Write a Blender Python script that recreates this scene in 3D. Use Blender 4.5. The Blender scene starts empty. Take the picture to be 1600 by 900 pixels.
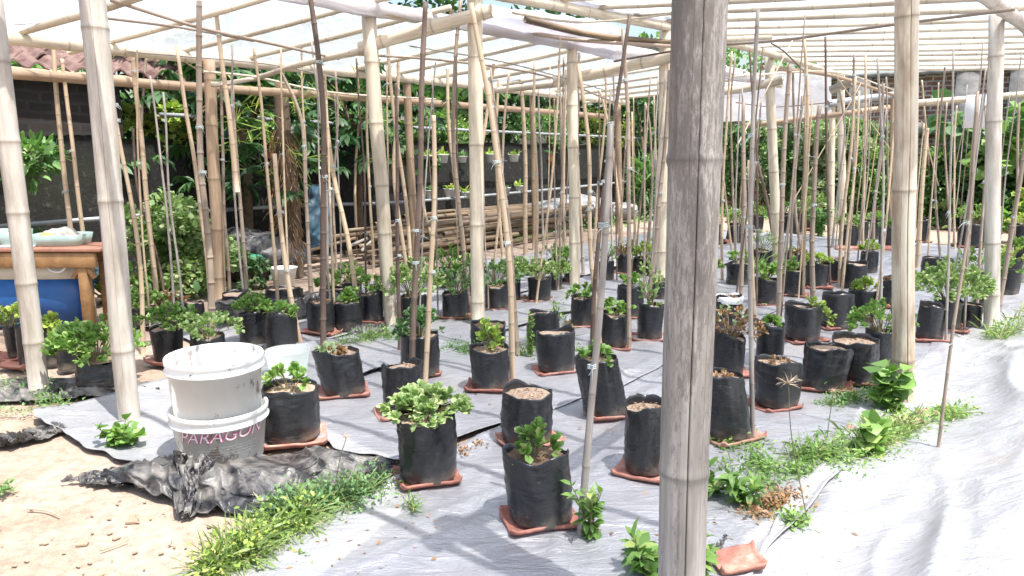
import bpy, math, random
import numpy as np
from mathutils import Vector, Matrix

# ------------------------------------------------------------------ camera, sky, sun, exposure
SC = bpy.context.scene
COL = SC.collection
F = 1156.0
CAMZ = 1.3
PITCH = math.atan(210.0 / F)
cam_d = bpy.data.cameras.new('camera'); cam = bpy.data.objects.new('camera', cam_d); COL.objects.link(cam)
cam.location = (0, 0, CAMZ); cam.rotation_euler = (math.pi / 2 - PITCH, 0, 0)
cam_d.sensor_width = 36.0; cam_d.lens = F / 1600 * 36; cam_d.clip_start = 0.05; cam_d.clip_end = 900
SC.camera = cam
SUNV = Vector((0.28, -0.30, 1.0)).normalized()          # towards the sun
w = bpy.data.worlds.new('World'); SC.world = w; w.use_nodes = True
nt = w.node_tree; nt.nodes.clear()
sky = nt.nodes.new('ShaderNodeTexSky'); sky.sky_type = 'NISHITA'; sky.sun_disc = False
sky.sun_elevation = math.asin(SUNV.z); sky.sun_rotation = math.atan2(SUNV.x, SUNV.y)
sky.air_density = 1.3; sky.dust_density = 4.0; sky.ozone_density = 1.0
bg = nt.nodes.new('ShaderNodeBackground'); bg.inputs[1].default_value = 0.15
wo = nt.nodes.new('ShaderNodeOutputWorld')
nt.links.new(sky.outputs[0], bg.inputs[0]); nt.links.new(bg.outputs[0], wo.inputs[0])
sl = bpy.data.lights.new('sun', 'SUN'); sun = bpy.data.objects.new('sun', sl); COL.objects.link(sun)
sl.energy = 4.6; sl.angle = math.radians(0.5); sl.color = (1.0, 0.965, 0.91)
sun.rotation_euler = SUNV.to_track_quat('Z', 'Y').to_euler()
vs = SC.view_settings; vs.view_transform = 'Standard'; vs.look = 'None'; vs.gamma = 1; vs.use_curve_mapping = False
vs.exposure = 1.0
SC.render.engine = 'CYCLES'
SC.cycles.max_bounces = 8; SC.cycles.transparent_max_bounces = 12
SC.cycles.transmission_bounces = 6; SC.cycles.diffuse_bounces = 4; SC.cycles.glossy_bounces = 2

# ------------------------------------------------------------------ geometry helpers
rng = np.random.default_rng(7)
R = random.Random(11)
cp, sp_ = math.cos(PITCH), math.sin(PITCH)
def ray(u, v):
    x = (u - 800) / F; y = (450 - v) / F
    return np.array([x, cp + sp_ * y, -sp_ + cp * y])
def G(u, v, z=0.0):
    r = ray(u, v); t = (z - CAMZ) / r[2]; return np.array([r[0] * t, r[1] * t, z])
def D(u, v, d):
    r = ray(u, v); t = d / r[1]; return np.array([r[0] * t, d, CAMZ + r[2] * t])
def pix(p):
    x, y, z = p[0], p[1], p[2] - CAMZ
    f = y * cp - z * sp_; up = y * sp_ + z * cp
    return (800 + F * x / f, 450 - F * up / f)
def AX(p): return p[1] * cp - (p[2] - CAMZ) * sp_      # depth along the lens axis
UX = np.array([0.61, 0.7924]); VX = np.array([-0.7924, 0.61]); OX = np.array([1.99, 3.76])
def P(a, b, z=0.0):
    q = OX + a * UX + b * VX; return np.array([q[0], q[1], z])

def _h(i, j, k):
    n = (i * 374761393 + j * 668265263 + k * 1274126177) & 0xffffffff
    n = ((n ^ (n >> 13)) * 1274126177) & 0xffffffff
    return ((n ^ (n >> 16)) & 0xffff) / 32767.5 - 1.0
def vn(p):
    p = np.asarray(p, float); i = np.floor(p).astype(np.int64); f = p - i; f = f * f * (3 - 2 * f)
    o = 0
    for dx in (0, 1):
        for dy in (0, 1):
            for dz in (0, 1):
                wgt = (f[..., 0] if dx else 1 - f[..., 0]) * (f[..., 1] if dy else 1 - f[..., 1]) * (f[..., 2] if dz else 1 - f[..., 2])
                o = o + wgt * _h(i[..., 0] + dx, i[..., 1] + dy, i[..., 2] + dz)
    return o
def fbm(p, o=4):
    p = np.asarray(p, float); s = 0; a = 1.0
    for k in range(o):
        s = s + a * vn(p * (2 ** k) + 17.3 * k); a *= .5
    return s

def fmesh(name, V, Fc, smooth=True, attrs=None, mats=None, midx=None):
    """V (N,3), Fc list of (M,k) int arrays"""
    me = bpy.data.meshes.new(name)
    V = np.asarray(V, np.float32)
    if isinstance(Fc, np.ndarray): Fc = [Fc]
    Fc = [f for f in Fc if len(f)]
    me.vertices.add(len(V)); me.vertices.foreach_set('co', V.ravel())
    loops = np.concatenate([f.ravel() for f in Fc]).astype(np.int32)
    tot = np.concatenate([np.full(len(f), f.shape[1]) for f in Fc]); st = np.concatenate([[0], np.cumsum(tot)[:-1]]).astype(np.int32)
    me.loops.add(len(loops)); me.loops.foreach_set('vertex_index', loops)
    me.polygons.add(len(tot)); me.polygons.foreach_set('loop_start', st)
    me.polygons.foreach_set('use_smooth', np.full(len(tot), smooth))
    for m in (mats or []): me.materials.append(m)
    if midx is not None: me.polygons.foreach_set('material_index', np.asarray(midx, np.int32))
    for k, v in (attrs or {}).items():
        v = np.asarray(v, np.float32)
        a = me.attributes.new(k, 'FLOAT' if v.ndim == 1 else 'FLOAT_VECTOR', 'POINT')
        a.data.foreach_set('value' if v.ndim == 1 else 'vector', v.ravel())
    me.update(calc_edges=True); me.validate()
    return me
def tag(o, label=None, cat=None, group=None, kind=None):
    if label: o['label'] = label
    if cat: o['category'] = cat
    if group: o['group'] = group
    if kind: o['kind'] = kind
    return o
def empty(name, loc, label=None, cat=None, group=None, kind=None):
    o = bpy.data.objects.new(name, None); COL.objects.link(o); o.location = tuple(loc); o.empty_display_size = .05
    return tag(o, label, cat, group, kind)
def obj(name, V, Fc, mat, parent=None, smooth=True, attrs=None, label=None, midx=None):
    """V in world coordinates; parents are unrotated empties / objects"""
    V = np.asarray(V, float)
    mats = mat if isinstance(mat, (list, tuple)) else [mat]
    off = np.zeros(3)
    if parent is not None:
        q = parent
        while q is not None: off = off + np.array(q.location); q = q.parent
        org = off * 0
    else:
        org = np.array([V[:, 0].mean(), V[:, 1].mean(), V[:, 2].min()])
    me = fmesh(name, V - off - org, Fc, smooth, attrs, mats, midx)
    o = bpy.data.objects.new(name, me); COL.objects.link(o)
    if parent is not None: o.parent = parent
    else: o.location = tuple(org)
    if label: o['label'] = label
    return o
def merge(parts):
    """parts: list of (V, [F...], attrs) -> merged"""
    Vs = []; Fs = {}; A = {}; n = 0
    for V, Fc, at in parts:
        if isinstance(Fc, np.ndarray): Fc = [Fc]
        Vs.append(V)
        for f in Fc: Fs.setdefault(f.shape[1], []).append(f + n)
        for k, v in at.items(): A.setdefault(k, []).append(v)
        n += len(V)
    return np.concatenate(Vs), [np.concatenate(v) for v in Fs.values()], {k: np.concatenate(v) for k, v in A.items()}

def spline(pts, ds):
    pts = [np.asarray(p, float) for p in pts]
    if len(pts) == 2:
        L = np.linalg.norm(pts[1] - pts[0]); n = max(2, int(L / ds) + 1); t = np.linspace(0, 1, n)[:, None]
        return pts[0] * (1 - t) + pts[1] * t
    q = [2 * pts[0] - pts[1]] + pts + [2 * pts[-1] - pts[-2]]; out = []
    for i in range(1, len(q) - 2):
        L = np.linalg.norm(q[i + 1] - q[i]); n = max(2, int(L / ds) + 1)
        for t in np.linspace(0, 1, n, endpoint=False):
            p0, p1, p2, p3 = q[i - 1:i + 3]
            out.append(.5 * ((2 * p1) + (-p0 + p2) * t + (2 * p0 - 5 * p1 + 4 * p2 - p3) * t * t + (-p0 + 3 * p1 - 3 * p2 + p3) * t ** 3))
    out.append(pts[-1]); return np.array(out)
def bamboo(pts, r0, r1=None, segs=8, node=.3, seed=0, ds=.25, wob=.0, cracks=(), rough=0.0, hollow=False, bulge=.055, npos=None):
    """culm along pts: returns V, F, attrs (bc, nd, ck)"""
    rr = random.Random(seed); r1 = r0 if r1 is None else r1
    C = spline(pts, ds); seg = np.linalg.norm(np.diff(C, axis=0), axis=1); S = np.concatenate([[0], np.cumsum(seg)]); L = S[-1]
    nodes = []; s = rr.uniform(.15, .9) * (node or 1)
    if npos is not None: nodes = [q for q in npos if .02 < q < L - .02]; node = 0
    while node and s < L - .01: nodes.append(s); s += node * rr.uniform(.85, 1.15)
    ss = set(np.round(np.linspace(0, L, max(2, int(L / ds) + 1)), 5))
    big = r0 > .018
    for n_ in nodes:
        for dlt in ((-.9, -.35, -.12, 0, .15, .4, .9) if big else (-.5, 0, .5)):
            v = n_ + dlt * min(r0, .05) * .9
            if 0 < v < L: ss.add(round(v, 5))
    ss = np.array(sorted(ss)); ctr = np.stack([np.interp(ss, S, C[:, k]) for k in range(3)], 1)
    if wob:
        ph = rr.uniform(0, 99)
        q = np.stack([ss * 1.7 + ph, ss * 0, ss * 0], 1)
        ctr[:, 0] += wob * vn(q); ctr[:, 1] += wob * vn(q + 31.7)
    T = np.gradient(ctr, axis=0); T /= np.linalg.norm(T, axis=1)[:, None] + 1e-9
    ref = np.array([0, 0, 1.]) if abs(T[:, 2]).mean() < .7 else np.array([0, -1., 0])
    A = np.cross(T, ref); A /= np.linalg.norm(A, axis=1)[:, None] + 1e-6; B = np.cross(T, A)
    th = np.linspace(0, 2 * np.pi, segs, endpoint=False) + (0 if cracks else rr.uniform(0, 6))
    if cracks:  # add extra columns round each crack
        ex = []
        for c, wd, dp in cracks: ex += [c - wd * 1.5, c - wd * .6, c, c + wd * .6, c + wd * 1.5]
        th = np.array(sorted(set(np.round(np.concatenate([th, ex]) % (2 * np.pi), 5))))
    m = len(th); rad = np.interp(ss, [0, L], [r0, r1]); nd = np.zeros(len(ss))
    prof = np.zeros(len(ss))
    for n_ in nodes:
        x = (ss - n_) / (min(r0, .05)); prof += bulge * np.exp(-(x / .33) ** 2) - bulge * .35 * np.exp(-((x + .35) / .2) ** 2)
        nd = np.maximum(nd, np.exp(-(x / .13) ** 2))
    rad = rad * (1 + prof)
    RR = np.repeat(rad[:, None], m, 1); CK = np.zeros((len(ss), m))
    if rough: RR = RR * (1 + rough * vn(np.stack(np.broadcast_arrays(np.cos(th)[None] * 2, np.sin(th)[None] * 2, ss[:, None] * 6 + seed), -1)))
    for c, wd, dp in cracks:
        sh = .25 * wd * np.sin(ss * 4 + c) + 0 * ss
        dd = np.abs((th[None] - c + np.pi) % (2 * np.pi) - np.pi)
        g = np.clip(1 - dd / (wd * 1.4), 0, 1); g = np.where(dd < wd * .3, 1, g * .0)
        env = np.clip(.75 + .5 * vn(np.stack([ss * 2.2 + c * 9, ss * 0, ss * 0], 1)), 0, 1)[:, None]
        RR = RR - dp * g * env * .9; CK = np.maximum(CK, g * env)
    V = ctr[:, None] + RR[..., None] * (np.cos(th)[None, :, None] * A[:, None] + np.sin(th)[None, :, None] * B[:, None])
    bc = np.stack(np.broadcast_arrays(np.cos(th)[None] * r0, np.sin(th)[None] * r0, ss[:, None] + seed * 3.1 % 50), -1)
    n = len(ss); i = np.arange(n - 1)[:, None] * m; j = np.arange(m)[None]; j2 = (j + 1) % m
    Q = np.stack([i + j, i + j2, i + m + j2, i + m + j], -1).reshape(-1, 4)
    V = V.reshape(-1, 3); bcf = bc.reshape(-1, 3); ndf = np.repeat(nd, m); ckf = CK.ravel()
    # caps (slightly sunk, hollow look)
    nV = len(V); ring0 = np.arange(m); ring1 = (n - 1) * m + np.arange(m); capF = []; addV = []; addc = []
    for rg, cc, tn, rv in ((ring0, ctr[0], T[0], 1), (ring1, ctr[-1], -T[-1], 0)):
        base = nV + len(addV)
        if hollow:
            for k in rg: addV.append(cc + (V[k] - cc) * .72)
            for k in rg: addV.append(cc + (V[k] - cc) * .70 + tn * r0 * .8)
            addV.append(cc + tn * r0 * .8); addc += [.0] * m + [.9] * m + [.9]
            for q in range(m):
                q2 = (q + 1) % m
                capF.append((rg[q], base + q, base + q2, rg[q2])); capF.append((base + q, base + m + q, base + m + q2, base + q2))
            tri = [(base + m + q, base + 2 * m, base + m + (q + 1) % m, base + 2 * m) for q in range(m)]
            capT = [(a, b, c) for a, b, c, d in tri]
        else:
            addV.append(cc); addc.append(.15); capT = [(rg[q], rg[(q + 1) % m], base) for q in range(m)]
        _T.append(np.array(capT))
    TT = np.concatenate(_T); _T.clear()
    V = np.concatenate([V, np.array(addV)]); k = len(addV)
    bcf = np.concatenate([bcf, np.tile(bcf[0], (k, 1))]); ndf = np.concatenate([ndf, np.zeros(k)]); ckf = np.concatenate([ckf, np.array(addc)])
    FQ = Q if not capF else np.concatenate([Q, np.array(capF)])
    return V, [FQ, TT], dict(bc=bcf, nd=ndf, ck=ckf)
_T = []

def box(c, s, rz=0.0, bev=0.0):
    x, y, z = s[0] / 2, s[1] / 2, s[2] / 2
    if bev:
        pts = []
        for sx in (-1, 1):
            for sy in (-1, 1):
                for sz in (-1, 1):
                    pts += [(sx * x, sy * (y - bev), sz * (z - bev)), (sx * (x - bev), sy * y, sz * (z - bev)), (sx * (x - bev), sy * (y - bev), sz * z)]
        import bmesh
        bm = bmesh.new(); [bm.verts.new(p) for p in pts]; r_ = bmesh.ops.convex_hull(bm, input=bm.verts); bm.normal_update()
        bmesh.ops.dissolve_limit(bm, angle_limit=.01, verts=bm.verts, edges=bm.edges)
        bmesh.ops.triangulate(bm, faces=bm.faces)
        V = np.array([v.co[:] for v in bm.verts]); bm.verts.index_update(); Fc = np.array([[v.index for v in f.verts] for f in bm.faces]); bm.free()
    else:
        V = np.array([(sx * x, sy * y, sz * z) for sz in (-1, 1) for sx, sy in ((-1, -1), (1, -1), (1, 1), (-1, 1))], float)
        Fc = np.array([(3, 2, 1, 0), (4, 5, 6, 7), (0, 1, 5, 4), (1, 2, 6, 5), (2, 3, 7, 6), (3, 0, 4, 7)])
    ca, sa = math.cos(rz), math.sin(rz); V = np.stack([V[:, 0] * ca - V[:, 1] * sa, V[:, 0] * sa + V[:, 1] * ca, V[:, 2]], 1) + np.asarray(c, float)
    return V, [Fc], {}
def lathe(prof, segs, c=(0, 0, 0), wob=None):
    pr = np.array(prof, float); th = np.linspace(0, 2 * np.pi, segs, endpoint=False)
    V = np.stack(np.broadcast_arrays(pr[:, :1] * np.cos(th), pr[:, :1] * np.sin(th), pr[:, 1:2] + 0 * th), -1)
    n, m = V.shape[:2]; i = np.arange(n - 1)[:, None] * m; j = np.arange(m)[None]; j2 = (j + 1) % m
    Q = np.stack([i + j, i + j2, i + m + j2, i + m + j], -1).reshape(-1, 4)
    return V.reshape(-1, 3) + np.asarray(c), [Q], {}
def gridF(n, m):
    i = np.arange(n - 1)[:, None] * m; j = np.arange(m - 1)[None]
    return np.stack([i + j, i + j + 1, i + m + j + 1, i + m + j], -1).reshape(-1, 4)

# leaf templates: x along the leaf, y across, z up
LT_ROUND = (np.array([(0, 0, 0), (.42, 0, -.02), (.78, 0, .0), (1, 0, -.05), (.38, .24, .05), (.76, .33, .07), (.38, -.24, .05), (.76, -.33, .07)]),
            np.array([(0, 1, 4), (1, 2, 5), (1, 5, 4), (2, 3, 5), (0, 6, 1), (1, 7, 2), (1, 6, 7), (2, 7, 3)]))
LT_LANCE = (np.array([(0, 0, 0), (.4, 0, -.01), (.75, 0, -.04), (1, 0, -.14), (.35, .17, .04), (.7, .13, .0), (.35, -.17, .04), (.7, -.13, 0)]), LT_ROUND[1])
LT_DIAM = (np.array([(0, 0, 0), (.5, .28, .06), (1, 0, -.08), (.5, -.28, .06)]), np.array([(0, 2, 1), (0, 3, 2)]))
LT_BLADE = (np.array([(0, .035, 0), (0, -.035, 0), (.5, .03, .03), (.5, -.03, .03), (.85, .012, -.06), (1, 0, -.16)]), np.array([(0, 1, 3), (0, 3, 2), (2, 3, 4), (3, 5, 4)]))
def leaves(pos, dr, ln, tmpl=LT_ROUND, wid=1.0, up=None, g=None):
    """pos (N,3), dr (N,3) leaf axis, ln (N,) -> V,F,attrs(rnd)"""
    pos = np.asarray(pos, float); dr = np.asarray(dr, float); N = len(pos); g = g or rng
    dr = dr / (np.linalg.norm(dr, axis=1)[:, None] + 1e-9)
    u = np.tile([0, 0, 1.], (N, 1)) + g.normal(0, .35, (N, 3)) if up is None else up
    s = np.cross(u, dr); s /= np.linalg.norm(s, axis=1)[:, None] + 1e-9; n = np.cross(dr, s)
    t, f = tmpl; ln = np.broadcast_to(ln, (N,))[:, None, None]
    curl = g.normal(0, .5, (N, 1, 1))
    zz = t[None, :, 2:3] * (1 + curl)
    V = pos[:, None] + ln * (t[None, :, 0:1] * dr[:, None] + t[None, :, 1:2] * wid * s[:, None] + zz * n[:, None])
    k = len(t); Fc = (f[None] + (np.arange(N) * k)[:, None, None]).reshape(-1, 3)
    return V.reshape(-1, 3), [Fc], dict(rnd=np.repeat(g.random(N), k), tip=np.tile(t[:, 0], N))
def rdir(N, up=.3, g=None):
    g = g or rng; d = g.normal(0, 1, (N, 3)); d /= np.linalg.norm(d, axis=1)[:, None]; d[:, 2] = d[:, 2] * .7 + up; return d

# ------------------------------------------------------------------ materials
def newmat(name):
    m = bpy.data.materials.new(name); m.use_nodes = True; n = m.node_tree.nodes; n.clear()
    o = n.new('ShaderNodeOutputMaterial'); p = n.new('ShaderNodeBsdfPrincipled'); m.node_tree.links.new(p.outputs[0], o.inputs[0])
    return m, n, m.node_tree.links, p, o
def noise(n, l, vec, scale, detail=4, rough=.6, mapscale=None, dist=0):
    if mapscale is not None:
        mp = n.new('ShaderNodeMapping'); mp.inputs['Scale'].default_value = mapscale; l.new(vec, mp.inputs[0]); vec = mp.outputs[0]
    t = n.new('ShaderNodeTexNoise'); t.inputs['Scale'].default_value = scale; t.inputs['Detail'].default_value = detail; t.inputs['Roughness'].default_value = rough
    t.inputs['Distortion'].default_value = dist
    l.new(vec, t.inputs['Vector']); return t.outputs[0]
def ramp(n, l, fac, stops):
    r = n.new('ShaderNodeValToRGB'); e = r.color_ramp.elements
    while len(e) > 1: e.remove(e[-1])
    e[0].position = stops[0][0]; e[0].color = (*stops[0][1], 1)
    for p, c in stops[1:]:
        q = e.new(p); q.color = (*c, 1)
    l.new(fac, r.inputs[0]); return r.outputs[0]
def mixc(n, l, fac, a, b, mode='MIX'):
    m = n.new('ShaderNodeMix'); m.data_type = 'RGBA'; m.blend_type = mode
    if isinstance(fac, (int, float)): m.inputs[0].default_value = fac
    else: l.new(fac, m.inputs[0])
    for i, x in ((6, a), (7, b)):
        if isinstance(x, tuple): m.inputs[i].default_value = (*x, 1)
        else: l.new(x, m.inputs[i])
    return m.outputs[2]
def mathn(n, l, op, a, b=0.0, clamp=False):
    m = n.new('ShaderNodeMath'); m.operation = op; m.use_clamp = clamp
    for i, x in ((0, a), (1, b)):
        if isinstance(x, (int, float)): m.inputs[i].default_value = x
        else: l.new(x, m.inputs[i])
    return m.outputs[0]
def bump(n, l, p, h, strength=.3, dist=.01):
    b = n.new('ShaderNodeBump'); b.inputs['Strength'].default_value = strength; b.inputs['Distance'].default_value = dist
    l.new(h, b.inputs['Height']); l.new(b.outputs[0], p.inputs['Normal'])
def attr(n, name, out=2):
    a = n.new('ShaderNodeAttribute'); a.attribute_name = name; return a.outputs[out]
def geo(n): return n.new('ShaderNodeNewGeometry').outputs['Position']
def objc(n): return n.new('ShaderNodeTexCoord').outputs['Object']

def mat_bamboo(name, c1, c2, stain, amt=.5, rough=.5, node=(.16, .12, .08), big=False):
    m, n, l, p, o = newmat(name); bc = attr(n, 'bc', 1)
    st = noise(n, l, bc, 1, 5, .6, (60, 60, 2.2)); c = mixc(n, l, ramp(n, l, st, [(.3, (0, 0, 0)), (.7, (1, 1, 1))]), c1, c2)
    pt = noise(n, l, bc, 1, 4, .65, (14, 14, 2.5)); f = ramp(n, l, pt, [(.5 - .1 * amt, (0, 0, 0)), (.78 - .16 * amt, (amt, amt, amt))])
    c = mixc(n, l, f, c, stain)
    oi = n.new('ShaderNodeObjectInfo').outputs['Random']
    hs = n.new('ShaderNodeHueSaturation'); l.new(c, hs.inputs['Color']); l.new(mathn(n, l, 'MULTIPLY_ADD', oi, .35), hs.inputs['Value'])
    hs.inputs['Value'].links[0].from_node.inputs[2].default_value = .82
    c = hs.outputs[0]
    if big:   # fine flaking and dark weathering specks
        f2 = noise(n, l, bc, 1, 7, .8, (150, 150, 30)); f3 = noise(n, l, bc, 1, 4, .6, (12, 12, 2.0))
        z = n.new('ShaderNodeSeparateXYZ'); l.new(geo(n), z.inputs[0])
        zz = mathn(n, l, 'MULTIPLY', mathn(n, l, 'SUBTRACT', z.outputs[2], 1.0), .07)
        k = mathn(n, l, 'ADD', mathn(n, l, 'ADD', mathn(n, l, 'MULTIPLY', f3, .5), mathn(n, l, 'MULTIPLY', f2, .5)), zz)
        c = mixc(n, l, ramp(n, l, k, [(.485, (0, 0, 0)), (.53, (.6, .6, .6)), (.66, (.9, .9, .9))]), c, (.115, .10, .088))
    nd = attr(n, 'nd'); c = mixc(n, l, mathn(n, l, 'MULTIPLY', nd, .62), c, node)
    ck = attr(n, 'ck'); c = mixc(n, l, ck, c, (.02, .015, .01))
    l.new(c, p.inputs['Base Color']); p.inputs['Roughness'].default_value = rough; p.inputs['Specular IOR Level'].default_value = .35
    bump(n, l, p, st, .25, .002 if not big else .003)
    return m
M_FRESH = mat_bamboo('bamboo_fresh', (.56, .48, .355), (.70, .63, .50), (.33, .27, .20), .72)
M_POSTL = mat_bamboo('bamboo_pale_grey', (.47, .43, .375), (.62, .585, .53), (.29, .25, .20), .75)
M_POSTN = mat_bamboo('bamboo_old_grey', (.25, .225, .20), (.42, .385, .345), (.16, .14, .12), .7, .6, (.10, .09, .08), True)
M_POSTR = mat_bamboo('bamboo_split_brown', (.54, .47, .36), (.66, .60, .49), (.24, .16, .10), .75)
M_DULL = mat_bamboo('bamboo_dull', (.34, .23, .145), (.48, .36, .245), (.17, .11, .07), .6)
M_TAN = mat_bamboo('stake_tan', (.44, .33, .215), (.60, .48, .34), (.24, .15, .09), .4)
M_BROWN = mat_bamboo('stake_brown', (.25, .19, .145), (.41, .335, .265), (.15, .11, .085), .6)
M_DARK = mat_bamboo('stake_dark', (.10, .066, .05), (.20, .145, .115), (.05, .035, .03), .6)
M_GREY = mat_bamboo('stake_grey', (.28, .25, .225), (.44, .40, .355), (.15, .125, .11), .7)
M_PILE = mat_bamboo('bamboo_pile', (.12, .085, .055), (.26, .19, .12), (.05, .035, .025), .8)

def mat_simple(name, c, rough=.5, metal=0, spec=.5, var=.0, vs=8, bmp=0, bs=40, c2=None):
    m, n, l, p, o = newmat(name); co = objc(n)
    if c2 is not None or var:
        f = noise(n, l, co, vs, 4, .6); c2 = c2 or tuple(x * (1 - var) for x in c)
        l.new(mixc(n, l, ramp(n, l, f, [(.35, (0, 0, 0)), (.65, (1, 1, 1))]), c, c2), p.inputs['Base Color'])
    else: p.inputs['Base Color'].default_value = (*c, 1)
    p.inputs['Roughness'].default_value = rough; p.inputs['Metallic'].default_value = metal; p.inputs['Specular IOR Level'].default_value = spec
    if bmp: bump(n, l, p, noise(n, l, co, bs, 4, .6), bmp, .004)
    return m
def mat_leaf(name, ca, cb, cc=None, edge=None, trans=.35):
    m, n, l, p, o = newmat(name); r = attr(n, 'rnd')
    st = [(0, ca), (.55, cb)] + ([(.85, cb), (1, cc)] if cc else [(1, cb)])
    c = ramp(n, l, r, st)
    pn = noise(n, l, geo(n), 2.2, 2, .5)
    c = mixc(n, l, 1.0, c, ramp(n, l, pn, [(.3, (.72, .78, .7)), (.7, (1.2, 1.15, 1.1))]), 'MULTIPLY')
    if edge:
        c = mixc(n, l, mathn(n, l, 'GREATER_THAN', attr(n, 'tip'), .9), c, edge)
    l.new(c, p.inputs['Base Color']); p.inputs['Roughness'].default_value = .48; p.inputs['Specular IOR Level'].default_value = .45
    t = n.new('ShaderNodeBsdfTranslucent'); l.new(mixc(n, l, 1.0, c, (1.0, 1.15, .6), 'MULTIPLY'), t.inputs[0])
    mx = n.new('ShaderNodeMixShader'); mx.inputs[0].default_value = trans; l.new(p.outputs[0], mx.inputs[1]); l.new(t.outputs[0], mx.inputs[2]); l.new(mx.outputs[0], o.inputs[0])
    return m
M_LEAF = mat_leaf('leaf_green', (.10, .20, .05), (.21, .36, .10), (.42, .48, .18))
M_LEAFV = mat_leaf('leaf_variegated', (.16, .27, .09), (.31, .43, .18), (.62, .62, .38), (.5, .54, .32))
M_LEAFD = mat_leaf('leaf_dark', (.07, .15, .07), (.15, .28, .12), (.27, .38, .17))
M_LEAFY = mat_leaf('leaf_yellow_green', (.18, .30, .06), (.36, .47, .11), (.55, .48, .18))
M_DRY = mat_leaf('leaf_dry', (.20, .105, .055), (.36, .21, .11), (.48, .34, .21), None, .2)
M_HEDGE = mat_leaf('hedge_leaf', (.07, .17, .05), (.17, .32, .11), (.36, .48, .24))
M_TREE = mat_leaf('tree_leaf', (.02, .06, .022), (.05, .12, .045), (.12, .23, .08), None, .3)
M_PALE = mat_leaf('pale_leaf', (.24, .33, .19), (.40, .48, .32), (.52, .58, .42))
M_GRASS = mat_leaf('grass_blade', (.13, .20, .07), (.27, .36, .14), (.58, .52, .34))
M_STEM = mat_simple('plant_stem', (.17, .15, .07), .7, var=.4)
M_STEMD = mat_simple('dry_stem', (.26, .17, .10), .8, var=.4)

def mat_bag():
    m, n, l, p, o = newmat('black_grow_bag'); co = objc(n)
    dust = noise(n, l, co, 5, 5, .7); spk = noise(n, l, co, 55, 3, .6)
    c = mixc(n, l, ramp(n, l, dust, [(.45, (0, 0, 0)), (.85, (.55, .55, .55))]), (.015, .016, .019), (.062, .059, .056))
    c = mixc(n, l, ramp(n, l, spk, [(.72, (0, 0, 0)), (.76, (.5, .5, .5))]), c, (.25, .21, .17))
    z = n.new('ShaderNodeSeparateXYZ'); l.new(geo(n), z.inputs[0]); mud = mathn(n, l, 'ADD', mathn(n, l, 'MULTIPLY', z.outputs[2], -7.0), mathn(n, l, 'MULTIPLY', noise(n, l, co, 14, 5, .7), 1.6))
    c = mixc(n, l, ramp(n, l, mud, [(.25, (0, 0, 0)), (.75, (.6, .6, .6))]), c, (.20, .165, .13))
    l.new(c, p.inputs['Base Color']); l.new(ramp(n, l, dust, [(.3, (.22,) * 3), (.8, (.50,) * 3)]), p.inputs['Roughness'])
    w1 = noise(n, l, co, 1, 5, .6, (9, 9, 55)); w2 = noise(n, l, co, 34, 4, .6, None, .6)
    bump(n, l, p, mathn(n, l, 'ADD', w1, mathn(n, l, 'MULTIPLY', w2, .4)), .55, .006)
    return m
M_BAG = mat_bag()
M_BAGG = mat_simple('grey_rim_plastic', (.42, .42, .42), .5, var=.4, vs=12, bmp=.3)
def mat_soil(name, a, b, s=1):
    m, n, l, p, o = newmat(name); co = geo(n)
    f = noise(n, l, co, 22 * s, 6, .75); g = noise(n, l, co, 140 * s, 3, .7)
    c = mixc(n, l, ramp(n, l, f, [(.3, (0, 0, 0)), (.7, (1, 1, 1))]), a, b); c = mixc(n, l, 1.0, c, ramp(n, l, g, [(.3, (.55,) * 3), (.7, (1.25,) * 3)]), 'MULTIPLY')
    l.new(c, p.inputs['Base Color']); p.inputs['Roughness'].default_value = .95; p.inputs['Specular IOR Level'].default_value = .1
    bump(n, l, p, mathn(n, l, 'ADD', f, mathn(n, l, 'MULTIPLY', g, .5)), .8, .01)
    return m
M_SOIL = mat_soil('dry_soil', (.30, .22, .165), (.46, .36, .28))
M_SOILD = mat_soil('dark_soil', (.10, .07, .05), (.24, .17, .125))
def mat_ground():
    m, n, l, p, o = newmat('bare_ground'); co = geo(n)
    f = noise(n, l, co, 1.1, 6, .65, None, .4); g = noise(n, l, co, 22, 6, .7); h = noise(n, l, co, 160, 3, .7)
    c = ramp(n, l, f, [(.28, (.20, .15, .115)), (.42, (.33, .25, .19)), (.55, (.40, .315, .255)), (.66, (.42, .29, .22)), (.78, (.44, .26, .18))])
    c = mixc(n, l, 1.0, c, ramp(n, l, g, [(.3, (.66,) * 3), (.7, (1.16,) * 3)]), 'MULTIPLY')
    c = mixc(n, l, 1.0, c, ramp(n, l, h, [(.35, (.85,) * 3), (.7, (1.1,) * 3)]), 'MULTIPLY')
    l.new(c, p.inputs['Base Color']); p.inputs['Roughness'].default_value = .95; p.inputs['Specular IOR Level'].default_value = .1
    bump(n, l, p, mathn(n, l, 'ADD', g, mathn(n, l, 'MULTIPLY', h, .3)), .45, .025)
    return m
M_GROUND = mat_ground()
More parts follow.
